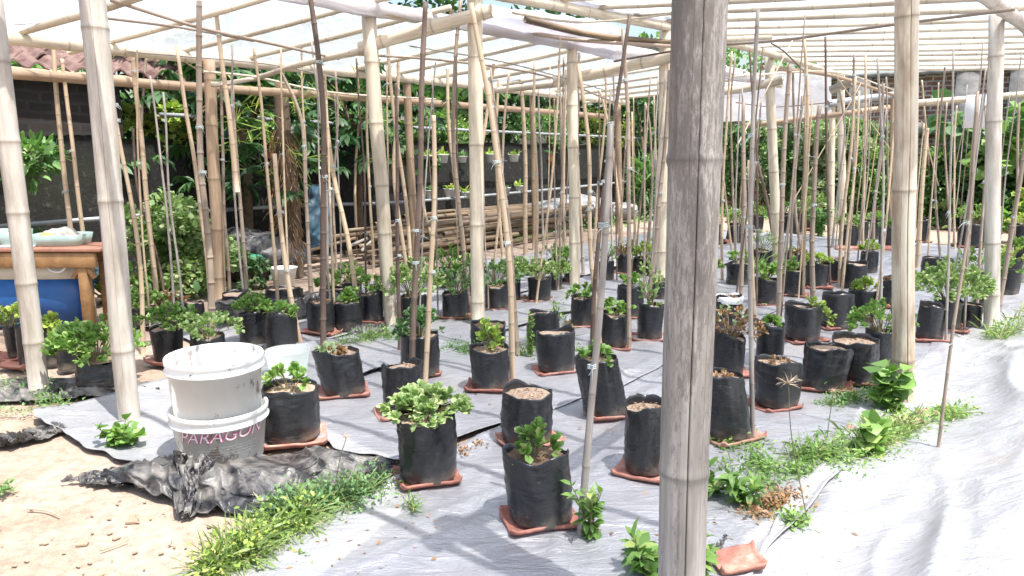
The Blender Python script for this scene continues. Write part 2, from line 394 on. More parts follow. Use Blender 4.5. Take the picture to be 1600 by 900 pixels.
def mat_silver():
    m, n, l, p, o = newmat('silver_mulch_film'); co = geo(n)
    d = noise(n, l, co, 1.7, 5, .65, None, .5); d2 = noise(n, l, co, 9, 5, .7)
    c = mixc(n, l, ramp(n, l, d2, [(.3, (0, 0, 0)), (.75, (1, 1, 1))]), (.32, .325, .345), (.40, .405, .43))
    c = mixc(n, l, ramp(n, l, d, [(.55, (0, 0, 0)), (.75, (.55, .55, .55))]), c, (.38, .32, .25))
    c = mixc(n, l, ramp(n, l, noise(n, l, co, 60, 4, .7), [(.66, (0, 0, 0)), (.74, (.5, .5, .5))]), c, (.28, .23, .19))
    l.new(c, p.inputs['Base Color']); p.inputs['Metallic'].default_value = .35
    l.new(ramp(n, l, d, [(.4, (.30,) * 3), (.75, (.62,) * 3)]), p.inputs['Roughness'])
    wv = noise(n, l, co, 1, 6, .62, (4, 11, 1), 1.6); w2 = noise(n, l, co, 26, 5, .6, None, 2.0)
    cr = noise(n, l, co, 1, 3, .5, (1.6, 3.4, 1), .4)      # sharp creases where the noise crosses its middle
    cr = mathn(n, l, 'POWER', mathn(n, l, 'SUBTRACT', 1.0, mathn(n, l, 'MULTIPLY', mathn(n, l, 'ABSOLUTE', mathn(n, l, 'SUBTRACT', cr, .5)), 2.6), True), 14.0)
    c2_ = noise(n, l, co, 1, 2, .5, (7, 4, 1), .4)
    c2_ = mathn(n, l, 'POWER', mathn(n, l, 'SUBTRACT', 1.0, mathn(n, l, 'MULTIPLY', mathn(n, l, 'ABSOLUTE', mathn(n, l, 'SUBTRACT', c2_, .5)), 2.6), True), 20.0)
    hh = mathn(n, l, 'ADD', mathn(n, l, 'MULTIPLY', wv, .9), mathn(n, l, 'MULTIPLY', w2, .22))
    hh = mathn(n, l, 'ADD', hh, mathn(n, l, 'ADD', mathn(n, l, 'MULTIPLY', cr, .13), mathn(n, l, 'MULTIPLY', c2_, .06)))
    bump(n, l, p, hh, .6, .028)
    return m
M_SILVER = mat_silver()
def mat_blackfilm():
    m, n, l, p, o = newmat('black_film_underside'); co = geo(n)
    d = noise(n, l, co, 6, 6, .7, None, .5)
    c = mixc(n, l, ramp(n, l, d, [(.42, (0, 0, 0)), (.62, (1, 1, 1))]), (.022, .023, .027), (.19, .18, .17))
    l.new(c, p.inputs['Base Color']); l.new(ramp(n, l, d, [(.4, (.24,) * 3), (.7, (.65,) * 3)]), p.inputs['Roughness'])
    bump(n, l, p, noise(n, l, co, 30, 5, .6, None, 1.0), .6, .01)
    return m
M_BLACKF = mat_blackfilm()
def mat_film(name, tr, col=(.86, .88, .93), dirty=.3, tl=.62):
    m, n, l, p, o = newmat(name); co = geo(n); nodes = n
    f = noise(n, l, co, 1.2, 5, .65, None, .4)
    t = n.new('ShaderNodeBsdfTransparent'); t.inputs[0].default_value = (.96, .97, 1, 1)
    tr_ = n.new('ShaderNodeBsdfTranslucent'); c = mixc(n, l, ramp(n, l, f, [(.45, (0, 0, 0)), (.8, (dirty,) * 3)]), col, (.55, .47, .38)); l.new(c, tr_.inputs[0])
    l.new(c, p.inputs['Base Color']); p.inputs['Roughness'].default_value = .3
    bump(n, l, p, noise(n, l, co, 14, 4, .6, None, 1.0), .5, .02)
    a = n.new('ShaderNodeMixShader'); a.inputs[0].default_value = tl; l.new(p.outputs[0], a.inputs[1]); l.new(tr_.outputs[0], a.inputs[2])
    b = n.new('ShaderNodeMixShader'); b.inputs[0].default_value = tr; l.new(a.outputs[0], b.inputs[1]); l.new(t.outputs[0], b.inputs[2]); l.new(b.outputs[0], o.inputs[0])
    return m
M_FILM = mat_film('roof_film', .58, (.82, .87, .93), .3, .6)
M_ROLL = mat_film('rolled_film', .22, (.80, .80, .86), .6)
M_TUB = mat_film('clear_plastic', .35, (.85, .9, .85), .1)
def mat_tile():
    m, n, l, p, o = newmat('terracotta'); co = geo(n)
    f = noise(n, l, co, 14, 5, .7); f2 = n.new('ShaderNodeObjectInfo').outputs['Random']; f = mathn(n, l, 'ADD', f, mathn(n, l, 'MULTIPLY', mathn(n, l, 'SUBTRACT', f2, .5), .26)); c = ramp(n, l, f, [(.3, (.20, .08, .06)), (.5, (.34, .14, .105)), (.66, (.42, .225, .175)), (.78, (.42, .34, .28))])
    l.new(c, p.inputs['Base Color']); p.inputs['Roughness'].default_value = .8; bump(n, l, p, f, .4, .004); return m
M_TILE = mat_tile()
def mat_oldwall():
    m, n, l, p, o = newmat('mossy_dark_wall'); co = geo(n)
    f = noise(n, l, co, 12, 9, .85, None, .3); g = noise(n, l, co, 1.0, 4, .6)
    c = ramp(n, l, f, [(.44, (.006, .006, .006)), (.57, (.014, .0135, .012)), (.62, (.07, .066, .06)), (.69, (.32, .31, .28))])
    c = mixc(n, l, ramp(n, l, g, [(.5, (0, 0, 0)), (.7, (.35, .35, .35))]), c, (.035, .045, .02))
    l.new(c, p.inputs['Base Color']); p.inputs['Roughness'].default_value = .9; bump(n, l, p, f, .8, .03); return m
M_OLDWALL = mat_oldwall()
def mat_brick(name, ca, cb, mort, dark=False):
    m, n, l, p, o = newmat(name); uv = attr(n, 'bc', 1)
    b = n.new('ShaderNodeTexBrick'); b.inputs['Scale'].default_value = 1; b.inputs['Brick Width'].default_value = .23; b.inputs['Row Height'].default_value = .095
    b.inputs['Mortar Size'].default_value = .017; b.inputs['Mortar Smooth'].default_value = .4; b.inputs['Bias'].default_value = -.1
    b.inputs[1].default_value = (*ca, 1); b.inputs[2].default_value = (*cb, 1); b.inputs[3].default_value = (*mort, 1)
    nz = n.new('ShaderNodeTexNoise'); nz.inputs['Scale'].default_value = 6; l.new(uv, nz.inputs['Vector'])
    ad = n.new('ShaderNodeVectorMath'); ad.operation = 'MULTIPLY_ADD'; l.new(nz.outputs['Color'], ad.inputs[0]); ad.inputs[1].default_value = (.05, .05, 0); l.new(uv, ad.inputs[2]); l.new(ad.outputs[0], b.inputs['Vector'])
    f = noise(n, l, uv, 2.5, 6, .7)
    c = mixc(n, l, 1.0, b.outputs[0], ramp(n, l, f, [(.3, (.45,) * 3), (.7, (1.2,) * 3)]), 'MULTIPLY')
    l.new(c, p.inputs['Base Color']); p.inputs['Roughness'].default_value = .9; bump(n, l, p, b.outputs[1], -.6, .02); return m
M_BRICK = mat_brick('brick_red', (.20, .10, .075), (.30, .15, .11), (.44, .41, .38))
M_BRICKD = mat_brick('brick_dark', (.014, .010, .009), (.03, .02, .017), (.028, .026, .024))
M_CONC = mat_simple('concrete', (.30, .29, .28), .9, var=.5, vs=5, bmp=.4)
M_WOOD = mat_simple('table_wood', (.40, .22, .09), .6, var=.45, vs=9)
M_WOODT = mat_simple('table_top_wood', (.42, .20, .13), .6, var=.3, vs=9)
M_WHITE = mat_simple('white_plastic', (.74, .745, .74), .35, var=.12, vs=6)
M_BLUE = mat_simple('blue_plastic', (.015, .10, .32), .4, var=.4, vs=2)
M_CREAM = mat_simple('cream_plastic', (.58, .55, .47), .45, var=.25, vs=4)
M_GTRAY = mat_simple('pale_green_plastic', (.42, .55, .50), .4, var=.2, vs=5)
M_STEEL = mat_simple('grey_pipe', (.33, .35, .37), .45, .1, var=.3, vs=5)
M_WIRE = mat_simple('steel_wire', (.30, .31, .33), .4, .7)
M_TWINE = mat_simple('pale_twine', (.55, .62, .60), .6, var=.3)
M_ROPE = mat_simple('brown_cord', (.30, .21, .13), .9, var=.3)
M_PINK = mat_simple('printed_magenta', (.55, .09, .22), .5)
M_INK = mat_simple('printed_grey', (.22, .22, .24), .6)
M_HUSK = mat_simple('coconut_fibre', (.20, .085, .035), 1, var=.5, vs=30, bmp=.8, bs=80)
M_TARPB = mat_simple('blue_tarp', (.035, .085, .13), .6, var=.6, vs=6)
M_SACKG = mat_simple('green_sack', (.05, .30, .17), .6, var=.3)
M_SACKW = mat_simple('pale_sack', (.50, .46, .40), .7, var=.4, vs=6, bmp=.4)
M_YEL = mat_simple('yellow_plastic', (.62, .48, .10), .5)
M_TREETR = mat_simple('tree_bark', (.13, .09, .06), .95, var=.5, vs=18, bmp=.8)
M_ROOFT = mat_simple('old_roof_tile', (.085, .045, .04), .9, var=.6, vs=7, bmp=.6, c2=(.20, .13, .11))
M_STONE = mat_simple('rubble_stone', (.36, .27, .19), .9, var=.35, bmp=.5)
M_FLOWERH = mat_simple('grass_seedhead', (.45, .35, .25), .9)
def mat_bucket():
    m, n, l, p, o = newmat('stained_white_bucket'); co = objc(n)
    f = noise(n, l, co, 1, 6, .72, (16, 16, 11)); g = noise(n, l, co, 2.3, 3, .5)
    k = mathn(n, l, 'ADD', mathn(n, l, 'MULTIPLY', f, .62), mathn(n, l, 'MULTIPLY', g, .38))
    c = mixc(n, l, ramp(n, l, k, [(.555, (0, 0, 0)), (.585, (.8, .8, .8))]), (.86, .865, .86), (.30, .26, .22))
    l.new(c, p.inputs['Base Color']); p.inputs['Roughness'].default_value = .4; bump(n, l, p, f, .15, .003); return m
M_BUCKET = mat_bucket()
_n = M_BUCKET.node_tree.nodes; _l = M_BUCKET.node_tree.links; _p = [q for q in _n if q.type == 'BSDF_PRINCIPLED'][0]; _o = [q for q in _n if q.type == 'OUTPUT_MATERIAL'][0]
_t = _n.new('ShaderNodeBsdfTranslucent'); _l.new(_p.inputs['Base Color'].links[0].from_socket, _t.inputs[0]); _m = _n.new('ShaderNodeMixShader'); _m.inputs[0].default_value = .38
_l.new(_p.outputs[0], _m.inputs[1]); _l.new(_t.outputs[0], _m.inputs[2]); _l.new(_m.outputs[0], _o.inputs[0])
M_TARPG = mat_simple('grey_tarp', (.26, .26, .27), .5, var=.5, vs=7, bmp=.5)
# ------------------------------------------------------------------ ground
def struct(name, V, Fc, mat, **k):
    o = obj(name, V, Fc, mat, **k); o['kind'] = 'structure'; return o
n = 90; s = np.linspace(-1, 1, n); gx = np.sign(s) * (np.abs(s) ** 3) * 300 + s * 6; gy = np.sign(s) * (np.abs(s) ** 3) * 300 + s * 6 + 4
X, Y = np.meshgrid(gx, gy, indexing='ij'); Z = -0.012 + .006 * vn(np.stack([X, Y, X * 0], -1) * 1.3)
struct('ground', np.stack([X, Y, Z], -1).reshape(-1, 3), gridF(n, n)[:, ::-1], M_GROUND)

# ------------------------------------------------------------------ silver mulch sheets (real thickness: silver face over a black one)
def wrk(x, y, z=0.0):
    """wrinkle height field, >= 0"""
    p = np.stack([x, y, x * 0 + z], -1)
    q = np.stack([p[..., 0] * UX[0] + p[..., 1] * UX[1], p[..., 0] * VX[0] + p[..., 1] * VX[1], p[..., 2]], -1)
    SA = lambda x: np.sqrt(x * x + .004)
    r = 1 - SA(vn(q * np.array([1.6, 5.5, 1]) + 3 * vn(q * .8 + 9)[..., None]))
    r2 = 1 - SA(vn(q * np.array([3, 7, 1]) + 2 * vn(q * 1.5 + 3)[..., None]))
    return .012 * (1 + vn(p * 2.3)) * .5 + .022 * r ** 4 * np.clip(.5 + vn(p * 1.1 + 5), 0, 1) + .006 * r2 ** 4
def sheet(label, a0, a1, b0f, b1f, z0, zf=None, na=260, nb=60, cat='ground sheet', amp=1.0, edge=.03):
    A = np.linspace(0, 1, na) ** 1.6 * (a1 - a0) + a0
    T = np.linspace(0, 1, nb)
    aa = np.repeat(A[:, None], nb, 1); b0 = b0f(A)[:, None]; b1 = b1f(A)[:, None]
    bb = b0 + (b1 - b0) * T[None]
    aa = aa + (.06 * vn(np.stack([bb * 2.1, bb * 0, bb * 0 + z0 * 99], -1)) + .03 * vn(np.stack([bb * 9, bb * 0, bb * 0], -1))) * np.clip(1 - (aa - a0) / 1.0, 0, 1)
    x = OX[0] + aa * UX[0] + bb * VX[0]; y = OX[1] + aa * UX[1] + bb * VX[1]
    z = z0 + amp * wrk(x, y, z0 * 50)
    if zf: z = z + zf(aa, bb)
    # curled edges
    e = np.minimum(np.minimum((bb - b0), (b1 - bb)), (aa - a0)) ; z = z + edge * np.clip(1 - e / .07, 0, 1) ** 2 * np.clip(vn(np.stack([aa * 2.2, bb * 2.2, aa * 0 + 7], -1)) * 1.4, 0, 1)
    top = np.stack([x, y, z], -1).reshape(-1, 3); bot = top - np.array([0, 0, .003]); N = len(top)
    Fg = gridF(na, nb); Ft = Fg; Fb = Fg[:, ::-1] + N
    rim = np.concatenate([np.arange(nb), nb - 1 + nb * np.arange(1, na), (na - 1) * nb + np.arange(nb - 2, -1, -1), nb * np.arange(na - 2, 0, -1)])
    r2 = np.roll(rim, -1); Fr = np.stack([rim, rim + N, r2 + N, r2], 1)
    FF = np.concatenate([Ft, Fb, Fr]); mi = np.concatenate([np.zeros(len(Ft)), np.ones(len(Fb) + len(Fr))])
    o = obj('mulch_sheet', np.concatenate([top, bot]), FF, [M_SILVER, M_BLACKF], midx=mi)
    return tag(o, label, cat, 'silver plastic mulch sheets on the ground')
W1 = lambda A, s, k: k * vn(np.stack([A * .9 + s, A * 0, A * 0], -1)) + .35 * k * vn(np.stack([A * 3.1 + s, A * 0, A * 0], -1))
def mound(aa, bb):
    t = np.clip((-bb - .22) / .55, 0, 1); t = t * t * (3 - 2 * t)
    p = np.stack([aa * .8, bb * 1.6, aa * 0], -1)
    r = 1 - np.sqrt(vn(np.stack([aa * 1.3 + bb, bb * 2.6 - aa * .5, aa * 0 + 3], -1)) ** 2 + .004)
    return t * (.11 + .06 * vn(p)) + .075 * r ** 4 * np.clip(.4 + .8 * vn(p * 1.4 + 8), 0, 1) * np.clip(.2 + t, 0, 1)
sheet('wide silver sheet humped and wrinkled along the outer row of bamboo posts', -4.6, 9, lambda A: A * 0 - 3.2, lambda A: .0 + W1(A, 3, .06), .002, mound, 520, 260, amp=1.2)
sheet('dusty silver sheet running under the front row of black bags and the tile slabs', -4.6, 8, lambda A: -.02 + W1(A, 8, .04), lambda A: 1.30 + W1(A, 14, .05) - .02 * A, .006, None, 420, 80)
sheet('silver sheet running from the bunched black plastic between the pot rows', -2.2, 8, lambda A: 1.22 + .20 * np.clip(-A - .7, 0, 1) + W1(A, 20, .04) - .02 * A, lambda A: 2.6 + W1(A, 25, .03), .011, None, edge=.012)
sheet('bright silver sheet with a raw black front edge beside the bare soil', -2.85, 8, lambda A: np.where(A < -2.0, 2.05, 2.50) + W1(A, 30, .03) + np.clip(A + 2.2, 0, .4) * 0, lambda A: 3.32 + W1(A, 35, .05), .017, None, edge=.04)
sheet('shaded silver sheet below the small bagged plants near the blue tub', -1.6, 8, lambda A: 3.42 + W1(A, 40, .04), lambda A: 4.9 + W1(A, 45, .05), .008, None)

# ------------------------------------------------------------------ the bamboo shelter
def cv(pts):
    pts = np.array(pts, float); t = np.arange(-1, len(pts) - 1)
    def f(q, z=None):
        q = np.atleast_1d(q); o = np.stack([np.interp(q, t, pts[:, k]) for k in range(3)], 1)
        lo = q < t[0]; hi = q > t[-1]
        o[lo] += (q[lo] - t[0])[:, None] * (pts[1] - pts[0]); o[hi] += (q[hi] - t[-1])[:, None] * (pts[-1] - pts[-2])
        return o
    return f
cE = cv([(.47, 1.75, 2.28), (1.99, 3.76, 2.28), (3.47, 5.37, 2.27), (5.15, 7.3, 2.28), (6.9, 9.3, 2.28)])
cR1 = cv([(-1.78, 3.45, 2.40), (-.25, 5.46, 2.42), (1.435, 7.0, 2.42), (3.03, 8.8, 2.40), (4.75, 11.0, 2.40)])
cR2 = cv([(-2.39, 3.76, 2.30), (-.92, 5.6, 2.30), (.60, 7.2, 2.31), (2.3, 9.2, 2.30), (4.0, 11.4, 2.30)])
cL = cv([(-4.1, 4.5, 2.08), (-2.6, 6.4, 2.08), (-1.1, 8.33, 2.10), (.36, 10.25, 2.10), (1.85, 12.2, 2.10)])
shelter = empty('bamboo_shelter', (1.99, 3.76, 0), 'open bamboo pole shelter with clear plastic roofing standing over all the bagged plants', 'shelter')
def post(u0, v0, u1, v1, d, w_px, mat, label=None, segs=20, node=.34, sink=.15, topz=None, nv=None, **k):
    a = D(u0, v0, d); b = D(u1, v1, d); dr = (b - a) / (b[2] - a[2])
    a = a + dr * (-sink - a[2])
    if topz: b = b + dr * (topz - b[2])
    r = w_px * .5 * AX((a + b) / 2) / F
    if nv: k['npos'] = sorted((D(u0, v_, d)[2] - a[2]) * float(np.linalg.norm(dr)) for v_ in nv)
    V, Fc, at = bamboo([a, b], r, r * k.pop('taper', .95), segs, node, k.pop('seed', int(u0)), ds=k.pop('ds', .3), wob=k.pop('wob', .006), **k)
    return obj('post', V, Fc, mat, shelter, attrs=at, label=label)
post(1066, 870, 1091, 0, 1.75, 77, M_POSTN, 'thick weathered grey bamboo post with a long dark split, closest to the camera', 56, .46, .1, 2.25, taper=1.07, seed=3, nv=(735, 250, -230), bulge=.07, ds=.05, wob=.004,
     cracks=((3.87 + .75, .06, .016), (5.25, .012, .004), (3.72, .010, .003), (4.3, .008, .003)), rough=.012)
post(1411, 645, 1416, 0, 3.76, 33, M_POSTR, 'bamboo post with a long brown weathered strip', 28, .62, .1, 2.26, taper=1.0, seed=5, nv=(562, 298, 27), ds=.1, rough=.01, cracks=((4.6, .10, .006), (4.0, .03, .003)))
post(1548, 522, 1556, 30, 5.37, 22, M_POSTL, 'pale grey bamboo post beside the grass', 20, .5, .1, 2.25, cracks=((5.2, .03, .003),), seed=6, nv=(460, 380, 190, 88, -10))
post(205, 672, 143, 0, 3.45, 33, M_POSTL, 'leaning split bamboo post with a long crack', 28, .62, .1, 2.36, taper=1.15, seed=8, nv=(548, 315, 45), ds=.1, cracks=((4.25, .05, .007), (5.0, .025, .003)))
post(66, 640, -8, 40, 3.9, 29, M_POSTL, 'strongly leaning pale bamboo post in front of the blue tub', 24, .36, .1, 2.3, taper=1.1, seed=9, nv=(535, 443, 333, 222, 97))
post(611, 512, 578, 40, 5.55, 20, M_FRESH, 'pale bamboo post carrying the short thick tie beam', 18, .38, .1, 2.28, taper=1.1, seed=12, nv=(453, 365, 290, 193, 98))
post(748, 512, 741, 18, 5.5, 21, M_FRESH, 'fresh cream bamboo post with square faces', 18, .5, .1, 2.42, taper=1.1, seed=13, nv=(472, 352, 227, 90))
post(898, 467, 894, 45, 7.2, 17, M_FRESH, None, 14, .42, .1, 2.28, seed=14)
post(1034, 462, 1041, 30, 7.0, 20, M_FRESH, None, 14, .55, .1, 2.42, seed=15)
post(1216, 440, 1201, 75, 8.8, 15, M_FRESH, None, 14, .5, .1, 2.42, seed=16)
post(1317, 390, 1314, 110, 11, 11.5, M_FRESH, None, 10, .45, .1, 2.4, seed=17)
post(1298, 380, 1300, 165, 11.8, 9.5, M_FRESH, None, 10, .4, .1, 2.1, seed=18)
post(1394, 370, 1396, 130, 12, 9, M_DULL, None, 10, .4, .1, 2.3, seed=19)
post(345, 475, 326, 96, 6.4, 20, M_DULL, 'dull brown post between the small bush and the junk heap', 16, .4, .1, 2.07, taper=.85, seed=20)
post(650, 420, 636, 135, 8.33, 13, M_DULL, None, 12, .4, .1, 2.08, seed=21)
post(836, 388, 832, 150, 10.2, 9.5, M_DULL, None, 10, .4, .1, 2.1, seed=22)
post(969, 362, 965, 150, 12.2, 10, M_DULL, None, 10, .4, .1, 2.1, seed=23)
for q in (2, 3): 
    e = cE(q)[0]; V, Fc, at = bamboo([e * [1, 1, 0] - [0, 0, .1], e], .045, .045, 14, .45, 60 + q, wob=.006); obj('post', V, Fc, M_FRESH, shelter, attrs=at)
def beam(pts, r, mat, r1=None, label=None, name='beam', segs=12, node=.42, hollow=False, seed=0, wob=.008, **k):
    V, Fc, at = bamboo(pts, r, r1, segs, node, seed, ds=.25, wob=wob, hollow=hollow, **k)
    return obj(name, V, Fc, mat, shelter, attrs=at, label=label)
q5 = np.linspace(-1.08, 3.0, 9)
beam(cE(q5) + [0, 0, -.045], .047, M_POSTL, .04, 'thick grey-jointed eave beam', seed=31, wob=.015)
beam(cR1(q5) + [0, 0, -.0], .042, M_FRESH, .036, seed=32, wob=.012)
beam(cR1(np.linspace(.1, 1.9, 5)) + [-.05, -.1, .11], .038, M_FRESH, .03, seed=33, wob=.012)
beam(cR2(q5) + [0, 0, .0], .04, M_FRESH, .04, seed=34, wob=.012)
beam(cL(q5) + [0, 0, -.0], .046, M_FRESH, .04, 'cream eave beam above the old wall', seed=35, wob=.012)
b56 = np.array([-.7924, .61, 0]) * .4
beam(cL(q5) + b56 + [0, 0, -.20], .04, M_DULL, .04, 'dull brown lower beam stained dark', seed=36, wob=.012)
# cross ties
beam([D(563, 76, 5.6), D(660, 45, 5.5), D(769, 17, 5.4)], .047, M_FRESH, .044, 'short thick tie beam with open cut ends', hollow=True, seed=41, wob=.0, segs=20)
beam([D(395, 124, 6.6), D(480, 98, 6.1), D(566, 80, 5.6)], .022, M_FRESH, .026, seed=42, hollow=True)
beam([D(866, 128, 7.4), D(960, 108, 7.15), D(1056, 88, 6.85)], .05, M_FRESH, .052, seed=43, hollow=True, segs=18)
beam([D(760, 143, 8.4), D(880, 130, 7.5)], .03, M_FRESH, .035, seed=44)
beam([D(1056, 122, 8.8), D(1130, 142, 8.9), D(1222, 125, 8.7)], .05, M_FRESH, .05, seed=45, hollow=True)
beam([D(1298, 141, 10.9), D(1332, 128, 10.7)], .06, M_FRESH, .065, seed=46, hollow=True)
beam([D(1293, 162, 11.7), D(1400, 148, 11.9)], .055, M_STEEL, .055, seed=47, node=0)
beam([D(1160, 197, 11.5), D(1300, 180, 11.0), D(1390, 168, 10.9)], .04, M_DULL, .04, seed=48)
beam([D(1395, 164, 13), D(1600, 148, 12.4), D(1700, 140, 12)], .055, M_FRESH, .055, seed=49)
# rafters of the flat bay (eave beam side to ridge side) and of the sloping bay
V3 = np.array([-.7924, .61, 0])
for i, q in enumerate(np.arange(-1.06, 3.02, .205)):
    a = cE(q)[0]; b = cR1(q)[0]; d = (a - b) / np.linalg.norm(a - b)
    a = a + d * R.uniform(.35, .75) + [0, 0, .015 + R.uniform(-.012, .012)]; b = b - d * R.uniform(.0, .18) + [0, 0, .055]
    jq = R.uniform(-.06, .06)
    beam([a + np.array([UX[0] * jq, UX[1] * jq, 0]), (a + b) / 2 + [0, 0, -.01], b], R.uniform(.016, .022), M_FRESH, None, name='rafter', segs=8, node=.4, seed=100 + i, wob=.012)
for i, q in enumerate(np.arange(-1.03, 3.02, .245)):
    a = cL(q)[0]; b = cR2(q)[0]; d = (a - b) / np.linalg.norm(a - b)
    a = a + d * R.uniform(.1, .55) + [0, 0, .055]; b = b - d * R.uniform(.02, .2) + [0, 0, .055]
    beam([a, (a + b) / 2 + [0, 0, -.01], b], R.uniform(.018, .027), M_FRESH, None, name='rafter', segs=8, node=.4, seed=200 + i, wob=.012)
# thin loose sticks and stay poles tied under the roof
for i, (pts, r, m) in enumerate([
    ([D(20, 5, 5.2), D(130, 24, 5.3), D(290, 44, 5.4), D(398, 64, 5.5)], .011, M_BROWN),
    ([D(172, 0, 4.9), D(310, 43, 5.2), D(400, 63, 5.4), D(530, 92, 6.0)], .012, M_BROWN),
    ([D(10, 53, 5.6), D(200, 80, 5.9), D(420, 100, 6.3), D(540, 125, 6.8)], .007, M_GREY),
    ([D(318, 112, 6.2), D(400, 120, 6.5), D(520, 145, 7.0), D(680, 155, 7.6)], .010, M_FRESH),
    ([D(330, 132, 6.3), D(370, 130, 6.4), D(410, 118, 6.6)], .022, M_FRESH),
    ([D(555, 85, 6), D(700, 95, 6.6), D(850, 118, 7.4), D(960, 160, 8.2)], .011, M_BROWN),
    ([D(640, 72, 6), D(800, 100, 6.8), D(960, 145, 7.6)], .006, M_GREY),
    ([D(800, 20, 5.6), D(905, 35, 6.2), D(1050, 22, 6.0), D(1140, 0, 5.4)], .010, M_FRESH),
    ([D(800, 46, 6.6), D(900, 62, 6.8), D(1048, 72, 6.9)], .022, M_BROWN),
    ([D(820, 30, 6.4), D(930, 56, 6.8), D(1048, 66, 6.95)], .030, M_PILE),
    ([D(860, 40, 6.7), D(960, 64, 6.9), D(1048, 80, 7.1)], .016, M_GREY),
    ([D(1050, 72, 6.5), D(1200, 65, 6.0), D(1400, 38, 5.2), D(1585, 15, 4.4)], .013, M_BROWN),
    ([D(960, 96, 6.8), D(1050, 80, 6.5), D(1130, 72, 6.2)], .010, M_DARK),
    ([D(1130, 62, 6.4), D(1205, 58, 6.9)], .03, M_FRESH),
    ([D(1205, 68, 7.0), D(1225, 80, 7.2), D(1260, 115, 7.6)], .008, M_DARK),
    ([D(1140, 120, 8), D(1300, 112, 8.6), D(1395, 140, 9.2)], .010, M_FRESH),
    ([D(1150, 160, 10), D(1210, 167, 10), D(1300, 160, 10)], .008, M_DARK),
    ([D(1190, 105, 9.0), D(1300, 118, 9.6), D(1400, 150, 10.5)], .028, M_DULL),
    ([D(1230, 330, 9.2), D(1345, 130, 9.6)], .008, M_TAN), ([D(1305, 118, 8.8), D(1400, 245, 9.6)], .008, M_TAN),
    ([D(1150, 230, 7.5), D(1240, 60, 7.7)], .008, M_FRESH),
    ([D(1440, 190, 9.0), D(1466, 290, 9.3)], .008, M_TAN), ]):
    beam(pts, r, m, r * .8, name='tie_stick', segs=6, node=.3, seed=300 + i, wob=.006)
# film skins
def film(fa, fb, ta, tb, q0, q1, over, nq=150, nt=40, mat=None, seed=0, zoff=.085, label=None, sag=.035, front=None):
    q = np.linspace(q0, q1, nq); a = fa(q); b = fb(q); d = (a - b); L = np.linalg.norm(d, axis=1)[:, None]; d = d / L
    a = a + d * over[0]; b = b - d * over[1]
    T = np.linspace(0, 1, nt)[None, :, None]; Pn = b[:, None] * (1 - T) + a[:, None] * T
    if front:   # ragged unseen front edge, shaped for its shadow: push rows back to admit sun
        cut = np.interp(np.linspace(0, 1, nt), front[0], front[1]) + .02 * vn(np.stack([np.linspace(0, 9, nt), np.zeros(nt), np.zeros(nt)], 1))
        for j in range(nt):
            s_ = cut[j] + (q1 - cut[j]) * (q - q0) / (q1 - q0)
            for k in range(3): Pn[:, j, k] = np.interp(s_, q, Pn[:, j, k].copy())
    qq = np.repeat(q[:, None], nt, 1)
    ph = (qq - q0) / .205 * np.pi; z = zoff - sag * np.abs(np.sin(ph)) ** .7
    nz = fbm(np.stack([Pn[..., 0] * 2, Pn[..., 1] * 2, Pn[..., 0] * 0 + seed], -1), 4)
    Pn = Pn.copy(); Pn[..., 2] += z + .022 * nz
    Pn[..., 0] += .02 * vn(Pn * 3); 
    return obj('plastic_roof', Pn.reshape(-1, 3), gridF(nq, nt), mat or M_FILM, shelter, label=label)
film(cE, cR1, 0, 0, -1.42, 3.02, (.85, .04), front=([0, .70, .78, 1], [-.85, -.92, -1.40, -1.42]), seed=1, label='flat clear plastic roofing over the outer bay')  # stepped front edge and wide outer overhang are set by the shadow they cast
film(cL, cR2, 0, 0, -.86, 3.02, (.35, .0), seed=2, label='sloping clear plastic roofing over the inner bay', zoff=.10)  # near end starts farther back so sun lands on the left soil
def roll(f, q0, q1, r, off, seed, hang=0.0, mat=None):
    q = np.linspace(q0, q1, 220); c = f(q) + off; m = 26; th = np.linspace(0, 2 * np.pi, m, endpoint=False)
    t = np.gradient(c, axis=0); t /= np.linalg.norm(t, axis=1)[:, None]; A = np.cross(t, [0, 0, 1.]); A /= np.linalg.norm(A, axis=1)[:, None]; B = np.cross(t, A)
    s = np.cumsum(np.r_[0, np.linalg.norm(np.diff(c, axis=0), axis=1)])
    nz = vn(np.stack(np.broadcast_arrays(np.cos(th)[None] * 1.6, np.sin(th)[None] * 1.6, s[:, None] * 3 + seed), -1)) * .22 + .16 * (1 - np.abs(vn(np.stack(np.broadcast_arrays(np.cos(th)[None] * 2.5 + s[:, None] * 1.2, np.sin(th)[None] * 2.5, s[:, None] * 5 + seed), -1)))) ** 3
    rr = r * (1 + nz) * (1 + .35 * vn(np.stack([s * 1.3 + seed, s * 0, s * 0], 1)))[:, None]
    V = c[:, None] + rr[..., None] * (np.cos(th)[None, :, None] * A[:, None] * (1 + hang) + np.sin(th)[None, :, None] * B[:, None])
    i = np.arange(219)[:, None] * m; j = np.arange(m)[None]; Q = np.stack([i + j, i + (j + 1) % m, i + m + (j + 1) % m, i + m + j], -1).reshape(-1, 4)
    return obj('rolled_plastic', V.reshape(-1, 3), Q, mat or M_ROLL, shelter)
roll(cR2, -1.1, 2.9, .062, [0, 0, .01], 3)
roll(cR1, -1.0, 1.0, .05, [-.10, .02, .07], 9, .5)
roll(cR2, .35, 1.15, .09, [.12, .1, .10], 19, .6)
